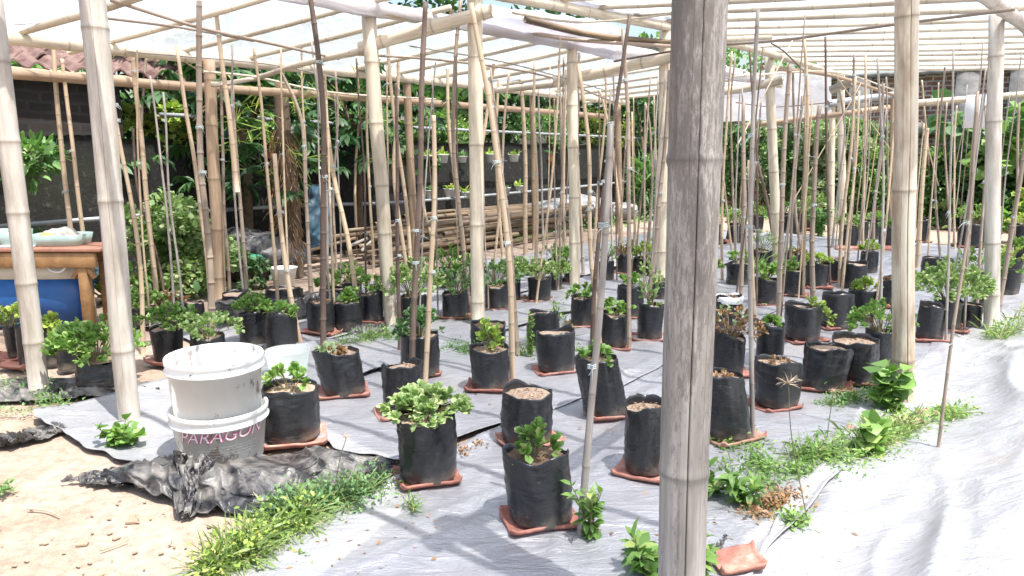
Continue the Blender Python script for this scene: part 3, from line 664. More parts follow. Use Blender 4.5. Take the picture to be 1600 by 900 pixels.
# hanging translucent sheet behind the ridge
q = np.linspace(0, 1, 60)[:, None, None]; t = np.linspace(0, 1, 24)[None, :, None]
c0, c1, c2, c3 = D(1080, 118, 12.6), D(1300, 108, 11.9), D(1080, 192, 12.2), D(1300, 184, 11.6)
Pn = (c0 * (1 - q) + c1 * q) * (1 - t) + (c2 * (1 - q) + c3 * q) * t
Pn = Pn + np.stack([0 * Pn[..., 0], .04 * fbm(Pn * 2.5), 0 * Pn[..., 0]], -1)
obj('plastic_curtain', Pn.reshape(-1, 3), gridF(60, 24), M_ROLL, shelter, label='dull translucent plastic hanging below the far roof')

# ------------------------------------------------------------------ walls behind
W0 = np.array([-3.46, 8.5]); WU = np.array([.595, .804]); WN = np.array([.804, -.595])   # wall line, normal towards the shelter
def Wp(t, off=0.0, z=0.0): q = W0 + WU * t + WN * off; return np.array([q[0], q[1], z])
def WD(u, v, off=0.0):
    """point on the vertical plane `off` metres in front of the left wall, seen at pixel u,v"""
    r = ray(u, v); q = W0 + WN * off; t = np.dot(q, WN) / np.dot(r[:2], WN); return np.array([r[0] * t, r[1] * t, CAMZ + r[2] * t])
def wallbox(p0, p1, z0, z1, th, nrm, mat, name, label, cat='wall', jag=.0, du=.1):
    L = np.linalg.norm(p1 - p0); n = max(2, int(L / du)); m = 14; s = np.linspace(0, 1, n)
    out = []
    for off in (0, -th):
        g = []
        for k in s:
            q = p0 * (1 - k) + p1 * k + nrm * off; zt = z1 + jag * float(vn(np.array([k * L * 1.7, 3, 1]))) 
            g.append([(q[0], q[1], z0 + (zt - z0) * j / (m - 1)) for j in range(m)])
        out.append(np.array(g))
    A, B = out; A = A + np.append(nrm, 0) * (.015 * vn(A * 2.1))[..., None]
    V = np.concatenate([A.reshape(-1, 3), B.reshape(-1, 3)]); N = n * m; Fg = gridF(n, m)
    rim = np.concatenate([np.arange(m), m - 1 + m * np.arange(1, n), (n - 1) * m + np.arange(m - 2, -1, -1), m * np.arange(n - 2, 0, -1)]); r2 = np.roll(rim, -1)
    FF = np.concatenate([Fg, Fg[:, ::-1] + N, np.stack([rim, r2, r2 + N, rim + N], 1)])
    uvw = np.concatenate([np.stack([np.repeat(s * L, m), A[..., 2].ravel(), np.zeros(N)], 1)] * 2)
    o = obj(name, V, FF, mat, attrs=dict(bc=uvw)); tag(o, label, cat); return o
wallbox(W0 + WU * -6, W0 + WU * 12.7, 0, 1.47, .25, WN, M_OLDWALL, 'rendered_wall', 'long low black wall stained with white moss behind the inner eave', jag=.03)
wallbox(W0 + WU * -6, W0 + WU * -.9, 1.40, 2.04, .2, WN, M_BRICKD, 'dark_brick_wall', 'sooty dark brick wall beneath the old roof tiles')
C0 = W0 + WU * 12.7; FV = np.array([.7924, -.61]); FN = np.array([-.61, -.7924])
fw = wallbox(C0, C0 + FV * 13, 0, 2.86, .22, FN, M_BRICK, 'far_brick_wall', 'red brick wall with pale mortar behind the green hedge')
def FWp(s, off, z): q = C0 + FV * s + FN * off; return np.array([q[0], q[1], z])
def FD(u, v, off=0.0):
    r = ray(u, v); q = C0 + FN * off; t = np.dot(q, FN) / np.dot(r[:2], FN); return np.array([r[0] * t, r[1] * t, CAMZ + r[2] * t])
fan = math.atan2(FV[1], FV[0])
for u in (1340, 1506, 1590):
    p = FD(u, 200, .03); V, Fc, _ = box((p[0], p[1], 1.46), (.42, .2, 2.9), fan, .01); obj('pillar', V, Fc, M_CONC, fw)
p = FD(1460, 200, .05); V, Fc, _ = box((p[0], p[1], p[2]), (13, .22, .22), fan, .01); obj('ledge', V, Fc, M_CONC, fw)
p = FD(1460, 122, .02); V, Fc, _ = box((p[0], p[1], 2.90), (13, .26, .08), fan, .01); obj('coping', V, Fc, M_CONC, fw)
# tiled roof edge behind the left wall
roof = empty('tiled_roof', Wp(-2, -.3, 2.3), 'old reddish pantile roof edge above the dark brick wall', 'roof')
parts = []
for r_ in range(5):
    for k in range(30):
        q = Wp(-5.5 + k * .19 + R.uniform(-.02, .02), .15 - r_ * .26, 2.10 + r_ * .11 + R.uniform(-.015, .015))
        t = np.linspace(-1, 1, 7); L = .32; V = []
        for e in (0, 1):
            for x in t:
                zz = .035 * math.cos(x * math.pi) + (0 if e else 0)
                b = WU * (x * .105) + WN * (-e * L); V.append((q[0] + b[0], q[1] + b[1], q[2] + zz + e * L * .42))
        V = np.array(V); V2 = V - [0, 0, .018]; Fg = gridF(2, 7)
        rim = np.array([0, 1, 2, 3, 4, 5, 6, 13, 12, 11, 10, 9, 8, 7]); r2 = np.roll(rim, -1)
        parts.append((np.concatenate([V, V2]), [np.concatenate([Fg, Fg[:, ::-1] + 14, np.stack([rim, rim + 14, r2 + 14, r2], 1)])], {}))
V, Fc, _ = merge(parts); obj('roof_tiles', V, Fc, M_ROOFT, roof, smooth=False)
V, Fc, at = bamboo([Wp(-6, .12, 2.03), Wp(-.8, .12, 2.03)], .045, .045, 10, .4, 5); obj('edge_pole', V, Fc, M_DULL, roof, attrs=at)

# rails, planters, husks on the wall
def rail(pts, label, r=.022):
    V, Fc, at = bamboo(pts, r, r, 10, 0, 1, ds=.3, wob=.004); o = obj('rail_pipe', V, Fc, M_STEEL, attrs=at); tag(o, label, 'pipe', 'grey rails along the back wall')
rail([WD(-120, 369, .35), WD(10, 353, .35), WD(430, 323, .35), WD(640, 315, .35), WD(850, 297, .35), WD(1000, 282, .35)], 'lower grey pipe rail running along the old wall behind the bamboo heap')
rail([WD(248, 179, .35), WD(430, 187, .35), WD(600, 197, .35), WD(850, 209, .35), WD(1000, 216, .35)], 'upper grey pipe rail starting beside the yellow-green leaves')
def trough(u, v, wpx, label, seed):
    c = WD(u, v, .33); d = c[1]; W = wpx * 1.15 * d / F; H = W * .62; t = empty('wall_planter', c - [0, 0, H / 2], label, 'planter', 'white planters hanging on the back wall')
    pr = [(.001, 0), (W * .36, 0), (W * .47, H * .92), (W * .53, H * .93), (W * .53, H), (W * .46, H), (W * .44, H * .8), (.001, H * .8)]
    V, Fc, _ = lathe(pr, 20); V[:, 1] *= .75; V = V + (c - [0, 0, H / 2]); obj('planter_box', V, Fc, M_WHITE, t)
    g = np.random.default_rng(seed); N = g.integers(10, 26); pos = np.tile(c + [0, 0, H * .35], (N, 1)) + g.normal(0, W * .2, (N, 3)) * [1, .6, .2]
    V, Fc, at = leaves(pos, rdir(N, .9, g), g.uniform(.06, .16, N), LT_LANCE, 1.0, g=g); obj('foliage', V, Fc, M_LEAFY if seed % 3 else M_LEAFD, t, attrs=at)
    V, Fc, at = bamboo([c + [0, 0, -H * .5], c + [0, .02, H * .8]], .003, .003, 5, 0, 1); V += [-W * .5, 0, 0]; obj('hanger', V, Fc, M_WIRE, t, attrs=at)
TR = [(669, 249, 17, 'topmost'), (691, 248, 18, ''), (722, 249, 15, ''), (768, 247, 19, ''), (803, 247, 15, '')]
lab = ['white hanging planter in the upper row, just right of the dark stake', 'white upper-row planter full of bright yellow-green leaves', 'small white upper-row planter between the tied stakes',
       'wide white upper-row planter right of the cream post', 'white planter at the far end of the upper row',
       'white lower-row planter at the near end above the lower rail', 'white lower-row planter tied with white string', 'white lower-row planter holding a broad green leaf',
       'white lower-row planter right of the cream post', 'white planter at the far end of the lower row']
for i, (u, v, w_) in enumerate([(669, 249, 17), (691, 248, 18), (722, 249, 14), (769, 247, 18), (803, 247, 15), (673, 303, 17), (703, 301, 18), (728, 305, 15), (788, 299, 17), (812, 295, 14)]):
    trough(u, v, w_, lab[i], i + 1)
for i, (u, v, h, lb) in enumerate([(637, 246, 22, 'rusty brown coconut husk hung beside the dull brown post'), (860, 249, 18, 'small rusty husk with drooping leaves hung on bare black wall'), (495, 240, 20, 'brown fibre husk hanging among the dark leaves'),
                                   (426, 240, 18, 'brown fibre husk hanging in front of the big-leaved tree'), (461, 228, 18, 'brown fibre husk on the shaggy trunk'), (467, 318, 14, 'orange-brown husk tied low on the shaggy trunk')]):
    c = WD(u, v, .4 if i != 5 else .8); H = h * c[1] / F; t = empty('hanging_husk', c - [0, 0, H / 2], lb, 'hanging planter', 'coconut husks hung as planters')
    pr = [(.001, 0), (H * .22, H * .06), (H * .3, H * .4), (H * .24, H * .85), (.001, H)]
    V, Fc, _ = lathe(pr, 14); V = V + .12 * H * vn(V * 60)[:, None]; obj('husk', V + (c - [0, 0, H / 2]), Fc, M_HUSK, t)
    N = 14; g = np.random.default_rng(i); V, Fc, at = leaves(np.tile(c + [0, 0, H * .45], (N, 1)), rdir(N, .4, g), g.uniform(.08, .2, N), LT_LANCE, .7, g=g); obj('foliage', V, Fc, M_TREE, t, attrs=at)
# white board on the far side
c = FD(1526, 174, 3.4); Wd = 33 * c[1] / F; V, Fc, _ = box(c, (Wd, .012, Wd * 1.5), fan, .002); tag(obj('blank_board', V, Fc, M_WHITE), 'blank white board hung before the brick wall beside the tall leaves', 'board')
# ------------------------------------------------------------------ plants
def plant_part(root, c, kind, Rr, H, seed, dens=1.0, stems=True):
    """foliage and stems rooted at c (world), spread Rr, height H"""
    g = np.random.default_rng(seed)
    M = dict(rosette=M_LEAF, bush=M_LEAF, variegated=M_LEAFV, dark=M_LEAFD, yellow=M_LEAFY, dead=M_DRY, dry=M_DRY, tall=M_LEAFV, vine=M_LEAFY, pale=M_PALE)[kind]
    nc = int(dict(rosette=12, bush=36, variegated=44, dark=34, yellow=18, dead=34, dry=9, tall=14, vine=11, pale=20)[kind] * dens)
    k = dict(dead=11, dry=8, tall=9, vine=7).get(kind, 11)
    a = g.uniform(0, 2 * np.pi, nc); rr = np.sqrt(g.uniform(0.02, 1, nc)); 
    tips = np.stack([np.cos(a) * rr * Rr, np.sin(a) * rr * Rr, H * (.95 - .6 * rr ** 2) * g.uniform(.65, 1.08, nc)], 1)
    if kind == 'tall': tips = np.stack([np.cos(a) * rr * Rr, np.sin(a) * rr * Rr, np.linspace(.15, 1, nc) * H], 1)
    if kind == 'vine': tips = np.stack([np.linspace(.2, 1, nc) * Rr * 1.6 + g.normal(0, .015, nc), g.normal(-.04, .02, nc), H * (.6 - 1.8 * np.linspace(0, 1, nc) ** 2)], 1)
    if kind == 'dry': tips[:, 2] *= .5
    pos = np.repeat(tips, k, 0); N = nc * k
    ax = tips / (np.linalg.norm(tips, axis=1)[:, None] + 1e-6); ax[:, 2] += .25
    dd = np.repeat(ax, k, 0) * .75 + g.normal(0, .62, (N, 3)); dd[:, 2] += .12
    pos = pos - np.repeat(ax, k, 0) * g.uniform(0, .05, (N, 1)) * (H / .15) * .5
    L = g.uniform(.022, .044, N) * dict(dead=.85, dry=.7, tall=1.0, rosette=1.12, dark=.9).get(kind, 1)
    V, Fc, at = leaves(pos + c, dd, L, LT_ROUND, dict(dead=.8, dry=.7, pale=.6).get(kind, 1.05), g=g)
    if kind in ('dead',):
        pass
    obj('foliage', V, Fc, M, root, attrs=at, smooth=False)
    if kind == 'dead':   # a few living leaves left
        N2 = 46; p2 = np.stack([g.normal(-.05, Rr * .5, N2), g.normal(0, Rr * .4, N2), g.uniform(.3, 1.1, N2) * H], 1); V, Fc, at = leaves(p2 + c, rdir(N2, .5, g), g.uniform(.03, .05, N2), g=g); obj('foliage', V, Fc, M_PALE, root, attrs=at, smooth=False, label='pale living leaves')
    if stems:
        sp = []
        for t in tips[:40]:
            mid = t * .5 + np.array([0, 0, .12 * H]); V, Fc, at = bamboo([np.array([t[0] * .12, t[1] * .12, -.01]), mid, t], .0028, .0016, 4, 0, 1, ds=.06)
            sp.append((V + c, Fc, at))
        V, Fc, at = merge(sp); obj('stem', V, Fc, M_STEMD if kind in ('dead', 'dry', 'tall') else M_STEM, root, attrs=at)

def bag_mesh(c, r, h, seed, lean=(0, 0), slump=.012, rimv=.014, near=False, bulge=.04, rb=None):
    g = random.Random(seed); m = 56 if near else 30; nr = 26 if near else 14; th = np.linspace(0, 2 * np.pi, m, endpoint=False)
    rb = rb or g.uniform(.90, 1.0); z = np.concatenate([[0, .012], np.linspace(.03, 1, nr)]); sc = np.concatenate([[.86, .97], np.ones(nr)]) 
    prof = sc * (rb + (1 - rb) * z) * (1 + bulge * np.sin(z * np.pi))
    TH, Z = np.meshgrid(th, z)
    p = np.stack([np.cos(TH) * 1.3 + seed, np.sin(TH) * 1.3, Z * 2.2], -1)
    rim = rimv * (np.sin(TH + g.uniform(0, 6)) + .8 * np.sin(2 * TH + g.uniform(0, 6)) + .5 * np.sin(3 * TH + g.uniform(0, 6)) + .35 * np.sin(7 * TH + seed))
    vf = (1 - np.abs(vn(np.stack([np.cos(TH) * 2.6 + seed * 5, np.sin(TH) * 2.6, Z * .7], -1)))) ** 5
    fold = (1 - np.abs(vn(np.stack([np.cos(TH) * 1.8 + seed * 3, np.sin(TH) * 1.8, Z * 9], -1)))) ** 4
    RR = r * prof[:, None] * (1 + (.04 + slump) * vn(p) + .035 * fold * (1 + slump * 5) - .075 * vf * (.4 + .6 * Z) + .035 * np.sin(2 * TH + seed) * Z)
    X = RR * np.cos(TH) + lean[0] * Z; Y = RR * np.sin(TH) + lean[1] * Z; ZZ = Z * h + rim * Z ** 3
    ZZ[0] = 0
    out = np.stack([X, Y, ZZ], -1)
    # inside wall
    inn = []
    for zz, s in ((1.0, .975), (.93, .965), (.84, .96)):
        RI = RR[-1] * s; inn.append(np.stack([RI * np.cos(th) + lean[0] * zz, RI * np.sin(th) + lean[1] * zz, zz * h + rim[-1] * zz ** 3], -1))
    A = np.concatenate([out, np.array(inn)]); V = A.reshape(-1, 3); n = len(A)
    i = np.arange(n - 1)[:, None] * m; j = np.arange(m)[None]; Q = np.stack([i + j, i + (j + 1) % m, i + m + (j + 1) % m, i + m + j], -1).reshape(-1, 4)
    V = np.concatenate([V, [[0, 0, 0]]]); T = np.array([(j2, len(V) - 1, (j2 + 1) % m)[::-1] for j2 in range(m)])
    # soil disc
    rings = 6; zs = .885; Vs = []
    for q in range(rings, 0, -1):
        f = q / rings * .975; x = RR[-1] * f * np.cos(th) + lean[0] * zs; y = RR[-1] * f * np.sin(th) + lean[1] * zs
        zz = zs * h + .006 * fbm(np.stack([x * 14 + seed, y * 14, x * 0], -1)) + .010 * (1 - f)
        Vs.append(np.stack([x, y, zz], -1))
    Vs = np.concatenate(Vs); Vs = np.concatenate([Vs, [[lean[0] * zs, lean[1] * zs, zs * h + .01]]])
    i = np.arange(rings - 1)[:, None] * m; Qs = np.stack([i + j, i + (j + 1) % m, i + m + (j + 1) % m, i + m + j], -1).reshape(-1, 4)
    Ts = np.array([((rings - 1) * m + q, (rings - 1) * m + (q + 1) % m, len(Vs) - 1) for q in range(m)])
    return (V + c, [Q, T]), (Vs + c, [Qs, Ts]), np.array([lean[0] * zs, lean[1] * zs, zs * h]) + c

TILE_N = 0
def tile(c, rz, label, w_=.235, l_=.30, seed=0, z=.014, tilt=0.0):
    g = random.Random(seed); nx, ny = 22, 16; x = np.linspace(-.5, .5, nx); y = np.linspace(-.5, .5, ny); X, Y = np.meshgrid(x, y, indexing='ij')
    Z = .020 * np.clip((np.abs(Y) - .41) / .03, 0, 1) + .014 * np.clip((np.abs(X) - .45) / .02, 0, 1) * (1 if seed % 2 else .6) + .002 * np.cos(X * 5 + seed) + .003 * vn(np.stack([X * 7 + seed, Y * 7, X * 0], -1))
    px = X * l_ * (1 + .02 * vn(np.stack([Y * 5 + seed, X * 0, X * 0], -1))); py = Y * w_ * (1 + .02 * vn(np.stack([X * 5, X * 0 + seed, X * 0], -1)))
    px = px * (1 - .05 * (np.abs(Y) > .47)); py = py * (1 - .07 * (np.abs(X) > .47))
    ca, sa = math.cos(rz), math.sin(rz); A = np.stack([px * ca - py * sa, px * sa + py * ca, Z + .012 + tilt * px], -1).reshape(-1, 3)
    B = A * [1, 1, 0] + np.stack([0 * A[:, 0], 0 * A[:, 0], A[:, 2] - .013], 1)
    Fg = gridF(nx, ny); N = nx * ny; rim = np.concatenate([np.arange(ny), ny - 1 + ny * np.arange(1, nx), (nx - 1) * ny + np.arange(ny - 2, -1, -1), ny * np.arange(nx - 2, 0, -1)]); r2 = np.roll(rim, -1)
    FF = np.concatenate([Fg, Fg[:, ::-1] + N, np.stack([rim, rim + N, r2 + N, r2], 1)])
    o = obj('clay_tile', np.concatenate([A, B]) + np.array([c[0], c[1], z]), FF, M_TILE); return tag(o, label, 'roof tile', 'clay tiles laid under the bags')

# u, base v, width px, rim-front v, lean px (top minus base), plant, plant R, plant H, tile?, short name, options
POTS = [
 (846, 832, 108, 728, -12, 'rosette', .075, .13, 1, 'front bag with dark crumbly soil and a small rosette', dict(soil='d', near=1, tr=.25)),
 (670, 762, 97, 658, 0, 'variegated', .17, .12, 1, 'wide bag topped by a dense pale-edged bush', dict(near=1, tr=.35, den=1.7)),
 (458, 697, 90, 615, 0, 'rosette', .10, .14, 1, 'bag with a fresh green sprig right of the buckets', dict(near=1, tr=.3)),
 (824, 700, 82, 622, 0, None, 0, 0, 1, 'bare-soil bag standing right behind the front bag', dict(near=1, tr=.5)),
 (1006, 747, 66, 640, 0, None, 0, 0, 1, 'bare-soil bag partly behind the thick grey post', dict(near=1, tr=-.45)),
 (765, 612, 63, 549, 0, 'yellow', .07, .17, 1, 'tall bag with a bare-stemmed yellow-green seedling', dict(near=1, tr=-.1)),
 (869, 585, 60, 524, -3, None, 0, 0, 1, 'neat bare-soil bag with one slab edge showing', dict(tr=.3)),
 (848, 548, 50, 492, 0, None, 0, 0, 0, 'empty bag half hidden by trailing weeds', {}),
 (948, 655, 72, 568, -20, 'rosette', .09, .09, 1, 'pinched bag with a fleshy rosette leaning back', dict(near=1, tr=.2)),
 (1136, 692, 74, 592, -18, 'dry', .06, .04, 1, 'slumped leaning bag just right of the thick grey post', dict(near=1, tr=.5, slump=.04)),
 (1212, 641, 70, 572, 0, 'dry', .06, .06, 1, 'wide bag with a withered tuft and broad slab', dict(near=1, tr=.35)),
 (1284, 612, 72, 550, 8, None, 0, 0, 1, 'bare-soil bag leaning right behind the seedhead', dict(near=1, tr=-.3)),
 (1334, 601, 66, 536, -2, None, 0, 0, 1, 'bare-soil bag beside the leafy bag and post', dict(near=1, tr=-.3)),
 (1372, 585, 46, 520, 0, 'bush', .17, .17, 0, 'bag with a fresh bush left of the brown-striped post', {}),
 (1135, 590, 52, 527, 0, 'dead', .17, .17, 1, 'bag with a big withered orange-brown plant', {}),
 (1201, 580, 44, 511, 0, 'rosette', .04, .05, 0, 'bare bag with one pale sprout', {}),
 (1252, 535, 55, 481, 0, 'vine', .10, .08, 1, 'bag with a sprawling shoot over its right side', dict(tr=.3)),
 (1305, 514, 48, 462, 3, None, 0, 0, 1, 'shiny creased bag with bare soil', dict(slump=.03, tr=.2)),
 (1346, 505, 44, 456, 0, 'yellow', .10, .10, 0, 'bag with a loose light green shrub', {}),
 (1385, 477, 28, 436, 0, 'dry', .06, .05, 1, 'narrow bag with a dried brown top left of the striped post', {}),
 (1451, 532, 38, 479, 0, None, 0, 0, 1, 'straight bare-soil bag right of the striped post', dict(tr=-.2)),
 (1478, 516, 40, 470, 0, 'variegated', .27, .26, 1, 'bag under the biggest pale-edged bush', dict(den=3.2)),
 (1515, 512, 34, 478, 0, None, 0, 0, 0, 'crumpled empty black bag propped up', dict(slump=.10)),
 (1535, 480, 30, 430, 0, 'bush', .24, .24, 0, 'bag with a tall leafy bush behind the pale post', dict(den=1.2)),
 (1574, 462, 30, 408, 0, 'yellow', .14, .14, 0, 'bag with a spreading yellowish plant', {}),
 (1594, 440, 26, 390, 0, 'bush', .12, .14, 0, 'bag with a low green plant beside the edge of the grass', {}),
 (1598, 387, 44, 352, 0, 'yellow', .2, .16, 0, 'wide distant bag below the tall broad leaves', dict(den=1.4)),
 (1517, 386, 42, 350, 0, 'bush', .26, .26, 1, 'broad distant bag under a round green bush', dict(den=1.3)),
 (1482, 356, 25, 331, 0, 'variegated', .24, .22, 1, 'farthest bag standing alone on sand', dict(den=1.1)),
 (1440, 378, 18, 342, 0, None, 0, 0, 1, 'thin distant bag just right of the striped post', {}),
 (1462, 432, 44, 405, 0, None, 0, 0, 0, 'low bare bag behind the biggest bush', {}),
 (1386, 388, 26, 356, 0, 'bush', .12, .12, 1, 'distant bag on two stacked bricks', {}),
 (1366, 376, 16, 345, 0, 'bush', .13, .15, 0, 'narrow distant bag left of the brick-footed bag', {}),
 (1347, 378, 16, 345, 0, 'pale', .10, .14, 0, 'narrow distant bag holding pale leaves', {}),
 (1324, 388, 29, 355, 0, 'bush', .15, .18, 1, 'distant bag with grey soil on long bricks', {}),
 (1356, 428, 27, 395, 0, 'yellow', .10, .13, 0, 'mid-distance bag with a sparse yellow shoot', {}),
 (1302, 440, 30, 406, 0, 'dry', .10, .05, 1, 'mid-distance bag with brown wisps', {}),
 (1275, 450, 36, 412, 0, 'yellow', .12, .11, 1, 'mid-distance bag with a low yellow-green tuft', {}),
 (1237, 463, 36, 423, 0, 'rosette', .10, .11, 1, 'mid-distance bag with a green tuft right of the cream post', {}),
 (1334, 452, 36, 412, 0, None, 0, 0, 0, 'dark bare bag in the shade of its neighbours', {}),
 (1194, 478, 42, 438, 0, 'bush', .13, .14, 1, 'bag with a compact bright green plant before the cream post', dict(tr=.2)),
 (1153, 447, 38, 416, 0, 'rosette', .13, .15, 0, 'distant bag with a green plant right of the grey post', {}),
 (1136, 520, 42, 466, 0, 'dry', .05, .03, 0, 'bag with a white rolled-down rim', dict(rim='w')),
 (1106, 450, 20, 425, 0, 'bush', .12, .14, 0, 'bag mostly hidden by the thick grey post', {}),
 (1116, 382, 22, 352, 0, 'dry', .13, .2, 0, 'distant bag with a brown dried plant', {}),
 (1148, 378, 30, 352, 4, 'bush', .15, .2, 1, 'tilted distant bag beside a brick', {}),
 (1180, 364, 24, 338, 0, 'bush', .2, .22, 0, 'far bag with green leaves before the dark gap', {}),
 (1238, 364, 34, 336, 0, 'bush', .2, .25, 0, 'far bag right behind the distant cream post', {}),
 (1272, 358, 28, 330, 0, 'bush', .25, .3, 1, 'far bag at the head of the open silver path', {}),
 (1243, 425, 34, 396, 0, 'dead', .1, .05, 0, 'bag of brown leaf litter', {}),
 (1190, 420, 30, 392, 0, 'pale', .16, .24, 0, 'bag overgrown by feathery pale stems', {}),
 (909, 511, 35, 466, 0, 'rosette', .10, .10, 1, 'bag with a pointed green rosette beside the pale post', dict(tr=.1)),
 (958, 545, 46, 492, 0, 'rosette', .10, .11, 1, 'bag with round clover-like leaves behind the long grey stake', dict(tr=-.2)),
 (984, 497, 42, 450, 0, 'rosette', .11, .10, 1, 'bag with a bright tuft on rich brown soil', {}),
 (1015, 532, 42, 480, 0, 'tall', .09, .26, 1, 'bag with a leggy tall plant left of the grey post', {}),
 (1030, 470, 36, 441, 0, 'dry', .05, .04, 0, 'bare bag left of the grey post', {}),
 (892, 442, 22, 418, 0, None, 0, 0, 0, 'small bag hidden behind the pale post', {}),
 (946, 440, 28, 410, 0, 'pale', .12, .16, 0, 'distant bag with a grey-green plant', {}),
 (975, 428, 24, 402, 0, 'dead', .13, .13, 1, 'distant bag with a red-brown withered plant', {}),
 (998, 430, 24, 404, 0, 'yellow', .17, .22, 0, 'distant bag under a fluffy yellow-green plant', {}),
 (1019, 434, 22, 406, 0, 'yellow', .16, .2, 0, 'distant bag with yellow-green leaves touching the grey post', {}),
 (882, 428, 18, 408, 0, 'bush', .12, .14, 0, 'tiny distant bag left of the pale post', {}),
 (866, 424, 20, 404, 0, 'pale', .14, .15, 0, 'distant bag at the end of the leafy row', {}),
 (843, 472, 38, 437, 0, 'variegated', .20, .16, 1, 'bag under a drooping grey-green bush', {}),
 (869, 455, 20, 430, 0, 'variegated', .12, .14, 0, 'slim bag behind the drooping bush', {}),
 (803, 470, 22, 432, 0, 'variegated', .16, .17, 1, 'slim bag with a light bush right of the cream post', {}),
 (776, 484, 37, 446, 0, 'dark', .19, .18, 1, 'bag with a dark round bush right of the cream post', {}),
 (711, 498, 40, 460, 0, 'dark', .23, .24, 1, 'bag with a dark bush left of the cream post', {}),
 (735, 462, 28, 432, 0, 'bush', .16, .17, 0, 'bag behind the cream post', {}),
 (700, 452, 30, 420, 0, 'bush', .2, .2, 0, 'bag with a bush between the bamboo heap and stakes', {}),
 (646, 505, 46, 466, 0, 'variegated', .24, .26, 1, 'bag with a tall whitish bush right of the pale post', dict(den=2.2)),
 (658, 590, 62, 528, 0, 'dark', .13, .15, 1, 'bag with a bluish green rosette behind two thick stakes', dict(tr=.4)),
 (631, 655, 64, 578, 0, None, 0, 0, 1, 'bare-soil bag with a flared rim and dark stake', dict(near=1, tr=.4)),
 (763, 550, 56, 512, 0, None, 0, 0, 0, 'bare bag tucked behind the yellow-green seedling', {}),
 (581, 504, 38, 461, 0, 'rosette', .13, .13, 1, 'bag with a neat green tuft left of the pale post', {}),
 (545, 519, 42, 474, 0, 'rosette', .06, .08, 0, 'bag with a tiny sprout beside the slanting stake', {}),
 (502, 521, 46, 474, 0, 'dry', .06, .03, 1, 'bare black bag on a long tile in the shade', {}),
 (442, 549, 52, 497, 0, 'rosette', .09, .09, 1, 'bag with a small tuft and a pale stake in front', {}),
 (399, 542, 46, 491, 0, 'bush', .12, .12, 0, 'bag with a grey-green tuft behind the buckets', {}),
 (264, 567, 50, 515, 0, 'bush', .18, .15, 1, 'tapering bag with a leafy plant left of the buckets', dict(rb=.8)),
 (328, 578, 50, 528, 0, 'variegated', .19, .13, 0, 'bag behind the buckets with a sprawling pale plant', {}),
 (155, 613, 62, 566, 0, 'bush', .26, .26, 0, 'crumpled bag under the largest bush between leaning posts', dict(slump=.06, den=4.0, near=1)),
 (106, 580, 28, 546, 0, None, 0, 0, 0, 'low bag left of the largest bush', {}),
 (84, 571, 22, 515, 0, 'yellow', .07, .09, 0, 'bag with grassy weeds behind the leaning post', {}),
 (23, 559, 19, 509, 0, 'yellow', .13, .13, 1, 'thin bag with yellow-green leaves beside the blue tub', {}),
 (42, 569, 22, 510, 0, None, 0, 0, 1, 'thin grey-black bag left of the leaning post', {}),
 (540, 622, 72, 556, -14, 'dead', .05, .03, 1, 'fat leaning bag with a shrivelled yellow stub', dict(near=1, tr=.25, den=.5)),
 (520, 483, 40, 454, 0, 'rosette', .12, .15, 0, 'shaded bag with a spiky tuft before the bamboo heap', {}),
 (550, 470, 32, 442, 0, 'bush', .14, .16, 0, 'shaded bag with a leafy tuft near the bamboo heap', {}),
 (596, 475, 22, 445, 0, None, 0, 0, 0, 'narrow shaded bag touching the pale post', {}),
 (446, 492, 60, 456, 0, None, 0, 0, 0, 'wide glossy creased bag behind the pale stake', dict(slump=.06)),
 (370, 492, 40, 460, 0, None, 0, 0, 0, 'shaded bag at the foot of the dull brown post', dict(slump=.04)),
 (302, 505, 34, 476, 0, None, 0, 0, 0, 'low shaded bag right of the dark stake', {}),
 (266, 500, 34, 474, 0, 'dead', .13, .07, 0, 'low shaded bag with curled brown leaves', {}),
 (225, 510, 40, 482, 0, 'bush', .15, .12, 0, 'low bag behind the cracked post', {}),
]
POTINFO = []
